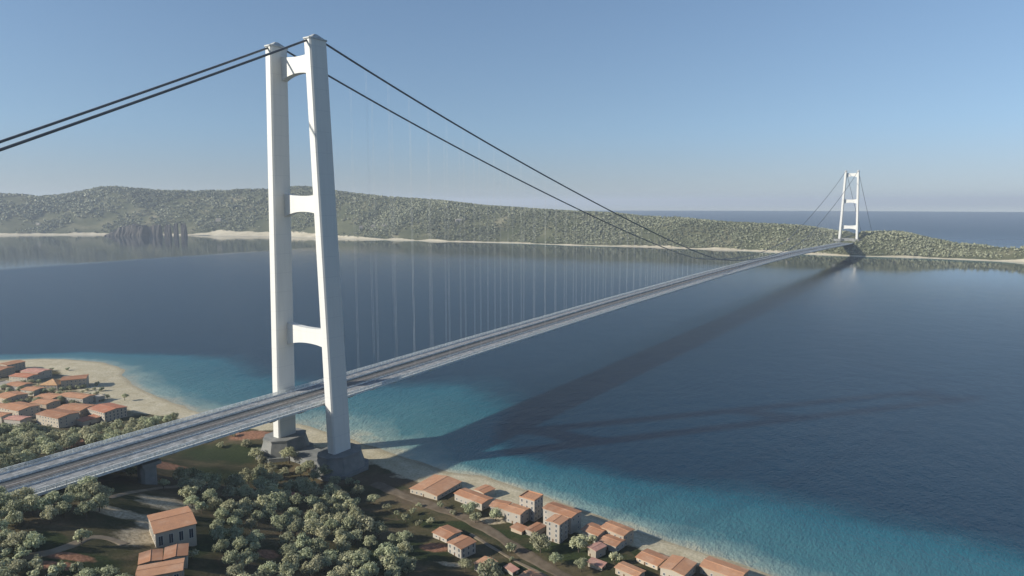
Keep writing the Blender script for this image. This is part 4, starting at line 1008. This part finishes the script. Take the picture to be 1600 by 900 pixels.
# ------------------------------------------------------------------ houses
def window_proto(w, h):
    f = MB(); t = 0.16
    f.box(-w/2-t, w/2+t, -0.06, 0.10, -t, 0); f.box(-w/2-t, w/2+t, -0.06, 0.10, h, h+t)
    f.box(-w/2-t, -w/2, -0.06, 0.10, 0, h); f.box(w/2, w/2+t, -0.06, 0.10, 0, h); f.box(-0.06, 0.06, -0.04, 0.08, 0, h)
    g = MB(); g.box(-w/2, w/2, -0.03, 0.04, 0, h)
    return f, g
WPROTO = {}
def add_window(parent, w, h, loc, rz):
    key = (round(w, 1), round(h, 1))
    if key not in WPROTO:
        f, g = window_proto(*key); fo = f.build('window', M['frame']); go = g.build('pane', M['glass'], fo)
        WPROTO[key] = (fo.data, go.data); COL.objects.unlink(go); COL.objects.unlink(fo); bpy.data.objects.remove(go); bpy.data.objects.remove(fo)
    a, b = WPROTO[key]
    fo = link(bpy.data.objects.new('window', a), parent); fo.location = loc; fo.rotation_euler = (0, 0, rz)
    link(bpy.data.objects.new('pane', b), fo)
def build_house(x, y, z, a, w, d, h, sgn, kind, win, label, idx):
    rng = random.Random(idx*7+1)
    o = empty('shed' if kind == 'shed' else 'house', (x, y, z), a)
    tag(o, label, 'shed' if kind == 'shed' else 'house', 'red roofed houses and sheds along the near shore')
    # local: x along the right wall, y along the left wall (front corner at the origin)
    m = MB(); e = 0.0
    m.box(0, w, 0, d, -5.0, h-0.02)
    gab_along_y = d >= w and win != 'colonnade'       # ridge direction
    span = w if gab_along_y else d
    rise = {'gable': 0.06*span, 'hip': 0.30*span, 'shed': 0.0, 'flat': 0.0}[kind]
    if kind == 'gable':
        if gab_along_y: m.add([(0, 0, h-.02), (w, 0, h-.02), (w/2, 0, h+rise-.03), (0, d, h-.02), (w, d, h-.02), (w/2, d, h+rise-.03)], [(0, 1, 2), (4, 3, 5)])
        else: m.add([(0, 0, h-.02), (0, d, h-.02), (0, d/2, h+rise-.03), (w, 0, h-.02), (w, d, h-.02), (w, d/2, h+rise-.03)], [(1, 0, 2), (3, 4, 5)])
    wallmat = M['white'] if (kind == 'flat' or 'white' in label or 'pale' in label) else M['wall']
    m.build('wall', wallmat, o)
    r = MB(); t = 0.35; ov = 0.7 if kind != 'flat' else 0.0
    def slab(q):      # thin roof plane from 4 corners
        up = [(p[0], p[1], p[2]+t) for p in q]; r.loft([q, up])
    if kind == 'gable':
        k = rise/(span/2); dz = ov*k
        if gab_along_y:
            slab([(-ov, -ov, h-dz), (w/2, -ov, h+rise), (w/2, d+ov, h+rise), (-ov, d+ov, h-dz)]); slab([(w/2+.004, -ov, h+rise), (w+ov, -ov, h-dz), (w+ov, d+ov, h-dz), (w/2+.004, d+ov, h+rise)])
            r.tube([(w/2, -ov, h+rise+t), (w/2, d+ov, h+rise+t)], 0.22, 6)
        else:
            slab([(-ov, -ov, h-dz), (w+ov, -ov, h-dz), (w+ov, d/2, h+rise), (-ov, d/2, h+rise)]); slab([(-ov, d/2+.004, h+rise), (w+ov, d/2+.004, h+rise), (w+ov, d+ov, h-dz), (-ov, d+ov, h-dz)])
            r.tube([(-ov, d/2, h+rise+t), (w+ov, d/2, h+rise+t)], 0.22, 6)
    elif kind == 'hip':
        r.add([(-ov, -ov, h), (w+ov, -ov, h), (w+ov, d+ov, h), (-ov, d+ov, h), (w/2, d/2, h+rise)], [(3, 2, 1, 0), (0, 1, 4), (1, 2, 4), (2, 3, 4), (3, 0, 4)])
    elif kind == 'shed':
        slab([(-ov, -ov, h-.05), (w+ov, -ov, h+.1), (w+ov, d+ov, h+.75), (-ov, d+ov, h+.6)])
        m2 = MB()
    else:
        r.box(-.25, w+.25, -.25, d+.25, h, h+.25); r.box(-.25, w+.25, -.25, .1, h+.25, h+.9); r.box(-.25, w+.25, d-.1, d+.25, h+.25, h+.9); r.box(-.25, .1, .1, d-.1, h+.25, h+.9); r.box(w-.1, w+.25, .1, d-.1, h+.25, h+.9)
    tone = 'roof_pink' if 'pink' in label else 'roof_gold' if 'golden' in label else 'roof_red' if 'red-orange' in label or 'reddish' in label else 'roof'
    roofmat = M[tone] if not (kind == 'flat' and 'white' in label and 'tower' not in label) else M['white']
    r.build('roof', roofmat, o)
    if win == 'none': 
        dr = MB(); dr.box(-1.0, 1.0, -0.08, 0.08, 0, min(2.1, h-.4)); q = dr.build('door', M['door'], o); q.location = (w*0.4, 0, 0.02)
        return o
    fl = max(1, int(h/3.4)) if win != 'colonnade' else 1
    def row(L, fixed, axis_, out):
        if win == 'colonnade': ww, wh, sp, z0 = 2.2, max(2.4, h*0.66), 4.2, 0.6
        elif win == 'tall': ww, wh, sp, z0 = 1.4, 2.3, 3.6, 0.7
        else: ww, wh, sp, z0 = 1.3, 1.7, 4.6, 0.9
        if h < 4: wh = min(wh, 1.3)
        n = max(1, int((L-1.5)/sp))
        for f_ in range(fl):
            for i in range(n):
                if win == 'few' and rng.random() < 0.15: continue
                c = L*(i+0.5)/n; zz = z0+f_*(h/fl)
                if zz+wh > h-0.25: continue
                if axis_ == 'x': add_window(o, ww, wh, (c, fixed, zz), out)
                else: add_window(o, ww, wh, (fixed, c, zz), out)
    row(w, 0.0, 'x', 0); row(d, 0.0, 'y', -math.pi/2); row(w, d, 'x', math.pi); row(d, w, 'y', math.pi/2)
    dr = MB(); dr.box(-0.08, 0.09, -0.6, 0.6, 0, 2.2); q = dr.build('door', M['door'], o); q.location = (0, d*0.5+(1.6 if int((d-1.5)/4.6) % 2 else 0.0), 0.02)
    return o
for i, H in enumerate(HOUSES):
    H = list(H)
    if H[0] < -200: H[4] *= 1.06; H[5] *= 1.06        # the crowded village left of the bridge
    build_house(*H, i)

# ------------------------------------------------------------------ trees
def crown_mesh(seed, nclump, per, lf):
    g = np.random.default_rng(seed); Q, A = [], []
    cs = []
    for i in range(nclump):
        ph = g.uniform(0, 2*math.pi); el = math.asin(g.uniform(-0.45, 1)); rr_ = g.uniform(0.35, 0.78)
        cs.append((math.cos(ph)*math.cos(el)*rr_, math.sin(ph)*math.cos(el)*rr_, 0.72*math.sin(el)*rr_+0.05, g.uniform(0.28, 0.46), g.uniform(0.2, 0.9)))
    cs.append((0, 0, 0.0, 0.5, 0.3))
    for cx, cy, cz, cr, tone in cs:
        n = int(per*(cr/0.32)**2)
        v = g.normal(size=(n, 3)); v /= np.linalg.norm(v, axis=1)[:, None]
        p = np.array([cx, cy, cz])+v*cr*np.array([1, 1, 0.8])*g.uniform(0.62, 1.06, (n, 1))
        nn = v+np.array([0, 0, 0.3])+0.38*g.normal(size=(n, 3)); nn /= np.linalg.norm(nn, axis=1)[:, None]
        a = np.cross(nn, g.normal(size=(n, 3))); a /= np.linalg.norm(a, axis=1)[:, None]; b = np.cross(nn, a)
        s = lf*g.uniform(0.6, 1.35, (n, 1)); a *= s; b *= s*0.75
        Q.append(np.stack([p-a-b*.4, p+a*.2-b, p+a+b*.3, p-a*.1+b], 1)); A.append(np.clip(tone*0.55+g.uniform(0, .45, n), 0, 1))
    return quads_mesh('crown', np.concatenate(Q), M['leaf'], np.concatenate(A))
def trunk_mesh(seed):
    g = random.Random(seed); m = MB()
    m.tube([(0, 0, -1.2), (0.01, 0.0, -0.75), (0.03*g.uniform(-1, 1), 0.02, -0.45), (0.05*g.uniform(-1, 1), 0.03, -0.1)], [0.085, 0.06, 0.05, 0.035], 7)
    for k in range(5):
        a = k*1.26+g.uniform(-.3, .3); z = g.uniform(-0.55, -0.25)
        m.tube([(0, 0, z), (0.2*math.cos(a), 0.2*math.sin(a), z+0.2), (0.5*math.cos(a), 0.5*math.sin(a), z+g.uniform(.3, .55))], [0.035, 0.026, 0.01], 5)
    o = m.build('trunk', M['bark']); me = o.data; bpy.data.objects.remove(o); return me
CR = [crown_mesh(s, 15+s % 4, 44, 0.082) for s in range(6)]; TR = [trunk_mesh(s) for s in range(3)]
SM = [crown_mesh(40+s, 8, 26, 0.13) for s in range(3)]
trng = random.Random(11)
def tree(x, y, z, r, label, group, name='tree', i=0):
    root = empty('bush' if ('bush' in label and 'bushy' not in label) else name, (x, y, z), trng.uniform(0, 6.28))
    tag(root, label, 'bush' if ('bush' in label and 'bushy' not in label) else 'tree', group or 'trees on the near shore')
    low = 'bush' in label and 'bushy' not in label
    sz = trng.uniform(0.86, 1.14); hgt = (0.55 if low else 1.02)*r
    small = r < 5; tall = trng.uniform(0.82, 1.22); asp = trng.uniform(0.82, 1.1)
    for nm, me in (('trunk', trng.choice(TR)), ('crown', trng.choice(SM if small else CR))):
        c = link(bpy.data.objects.new(nm, me), root); c.location = (0, 0, hgt); c.scale = (r*sz, r*sz*asp, r*sz*(tall if nm == 'crown' else 1.05))
    return root
for i, (x, y, z, r, lab, grp) in enumerate(TREES): tree(x, y, z, r, lab, grp, i=i)

# ------------------------------------------------------------------ the far shore
g = np.random.default_rng(77)
pts = []
def scatter(n, x0, x1, y0, y1):
    return g.uniform(x0, x1, n), g.uniform(y0, y1, n)
for n, bx in ((130000, (-3200, 1300, 3000, 4700)), (120000, (-8800, -2600, 1300, 5200)), (5000, (-5000, 200, 4500, 7000))):
    x, y = scatter(n, *bx); u, t, cb = far_t(x, y); h = far_height(x, y)
    Rd = np.interp(u, RD_X, RD_T)
    dens = 0.60+0.85*vnoise(x/150, y/150, 51)+0.25*vnoise(x/60, y/60, 52)
    ok = (t > beach_w(u)+14*vnoise(x/50, y/50, 53)+3) & (t < Rd*1.7+120) & (u > -260) & (u < 1900) & (h > 2) & (g.uniform(0, 1, n) < dens)
    ok &= ~((np.abs(x) < 36) & (y < SPAN+450) & (h > 24)) & ~((np.abs(np.abs(x)-40) < 30) & (np.abs(y-SPAN) < 34))
    r = np.hypot(x-CAM_POS[0], y-CAM_POS[1])
    pts.append(np.stack([x[ok], y[ok], h[ok], (2.6+5.6*g.uniform(0, 1, ok.sum())**1.8)*np.clip((r[ok]/4600)**1.3, 0.68, 1.7)], 1))
T = np.concatenate(pts)
NQ = 18
def canopy(T):
    n = len(T); v = g.normal(size=(n, NQ, 3)); v /= np.linalg.norm(v, axis=2)[:, :, None]; v[:, :, 2] = np.where(v[:, :, 2] < -0.25, -v[:, :, 2], v[:, :, 2])
    rad = T[:, 3][:, None, None]
    p = T[:, None, :3]+np.array([0, 0, 0.95])*rad+v*rad*np.array([1, 1, 0.95])*g.uniform(0.6, 1.05, (n, NQ, 1))
    nn = v+0.4*g.normal(size=v.shape); nn /= np.linalg.norm(nn, axis=2)[:, :, None]
    a = np.cross(nn, g.normal(size=v.shape)); a /= np.linalg.norm(a, axis=2)[:, :, None]; b = np.cross(nn, a)
    s = rad*g.uniform(0.32, 0.6, (n, NQ, 1)); a = a*s; b = b*s
    Q = np.stack([p-a-b*.4, p+a*.2-b, p+a+b*.3, p-a*.1+b], 2).reshape(-1, 4, 3)
    tone = 0.28+0.3*vnoise(T[:, 0]/210, T[:, 1]/210, 61)+g.uniform(-0.2, 0.28, n)
    A = np.clip(tone[:, None]+g.uniform(0, 0.4, (n, NQ)), 0, 1).reshape(-1)
    return Q, A
Q, A = canopy(T)
forest = link(bpy.data.objects.new('forest', quads_mesh('forest', Q, M['forest'], A)))
tag(forest, 'grey green woodland covering the hills of the far shore', 'forest', kind='stuff')
print('forest trees', len(T), 'faces', len(A))

# dark rocky headland with standing pillars at the far shore
def at_bearing(col, dist):
    a = (col-800)/CAM_F*math.cos(CAM_PITCH); b = 1/math.hypot(1, a); dx, dy = a*b, b
    return (CAM_POS[0]+dist*(dx*math.cos(CAM_YAW)-dy*math.sin(CAM_YAW)), CAM_POS[1]+dist*(dx*math.sin(CAM_YAW)+dy*math.cos(CAM_YAW)))
ROCK_A, ROCK_B = (-5010.0, 2205.0), (-4450.0, 2500.0)
ra, rb = Vector((*ROCK_A, 0)), Vector((*ROCK_B, 0)); rd = (rb-ra).normalized(); rn = Vector((-rd.y, rd.x, 0)); RL = (rb-ra).length
rock = empty('rocky_headland', ra)
tag(rock, 'dark rocky headland with upright pillars at the far water edge on the left', 'headland')
def rock_mass(u0, u1, prof, depth, name, seed):
    gg = random.Random(seed); rings = []; n = max(6, int((u1-u0)/14))
    for i in range(n+1):
        u = u0+(u1-u0)*i/n; h = np.interp((u-u0)/(u1-u0), [q[0] for q in prof], [q[1] for q in prof])*gg.uniform(0.74, 0.9)
        b = rd*u; j = lambda k: gg.uniform(-k, k)*min(1, depth/60)
        prof_pts = [(-depth*.5+j(8), -6), (-depth*.42+j(8), h*.45), (-depth*.3+j(8), h*.9), (0+j(6), h), (depth*.35+j(6), h*.95), (depth*.7, h*.5), (depth, -6)]
        rings.append([tuple(b+rn*p+Vector((0, 0, z))) for p, z in prof_pts])
    m = MB(); m.loft(rings); return m.build(name, M['rock'], rock)
rock_mass(0, RL*.50, [(0, 8), (.25, 50), (.42, 96), (.75, 104), (1, 92)], 110, 'cliff', 1)
rock_mass(RL*.55, RL*.68, [(0, 84), (.5, 110), (1, 100)], 34, 'pillar', 2)
rock_mass(RL*.74, RL*.81, [(0, 100), (.5, 108), (1, 96)], 20, 'pillar', 3)
rock_mass(RL*.86, RL*.90, [(0, 104), (1, 112)], 18, 'pillar', 4)
rock_mass(RL*.95, RL*1.01, [(0, 118), (1, 104)], 20, 'pillar', 5)

# pale houses on the far shore
def far_house(x, y, w, d, h, rz, label):
    z = float(far_height(x, y)); o = empty('house', (x, y, z), rz); tag(o, label, 'house', 'pale houses on the far shore')
    m = MB(); m.box(-w/2, w/2, -d/2, d/2, -8, h); m.build('wall', M['white'], o)
    r = MB(); r.loft([[(-w/2-1, -d/2-1, h), (w/2+1, -d/2-1, h), (w/2+1, d/2+1, h), (-w/2-1, d/2+1, h)], [(-w/2+2, -1, h+d*.2), (w/2-2, -1, h+d*.2), (w/2-2, 1, h+d*.2), (-w/2+2, 1, h+d*.2)]]); r.build('roof', M['white'], o)
for x, y, w, d_, h, rz, lab in FAR_HOUSES: far_house(x, y, w, d_, h, rz, lab)

# ------------------------------------------------------------------ air
m = MB(); m.box(-60000, 60000, -60000, 60000, -21, 425)
hz = m.build('haze', []); tag(hz, kind='stuff')
hm = bpy.data.materials.new('haze_air'); hm.use_nodes = True; ht = hm.node_tree; ht.nodes.clear()
pv = ht.nodes.new('ShaderNodeVolumePrincipled'); pv.inputs['Density'].default_value = HAZE_DENSITY; pv.inputs['Color'].default_value = (0.68, 0.78, 0.90, 1); pv.inputs['Anisotropy'].default_value = 0.1
ho = ht.nodes.new('ShaderNodeOutputMaterial'); ht.links.new(pv.outputs[0], ho.inputs['Volume']); hz.data.materials.append(hm)
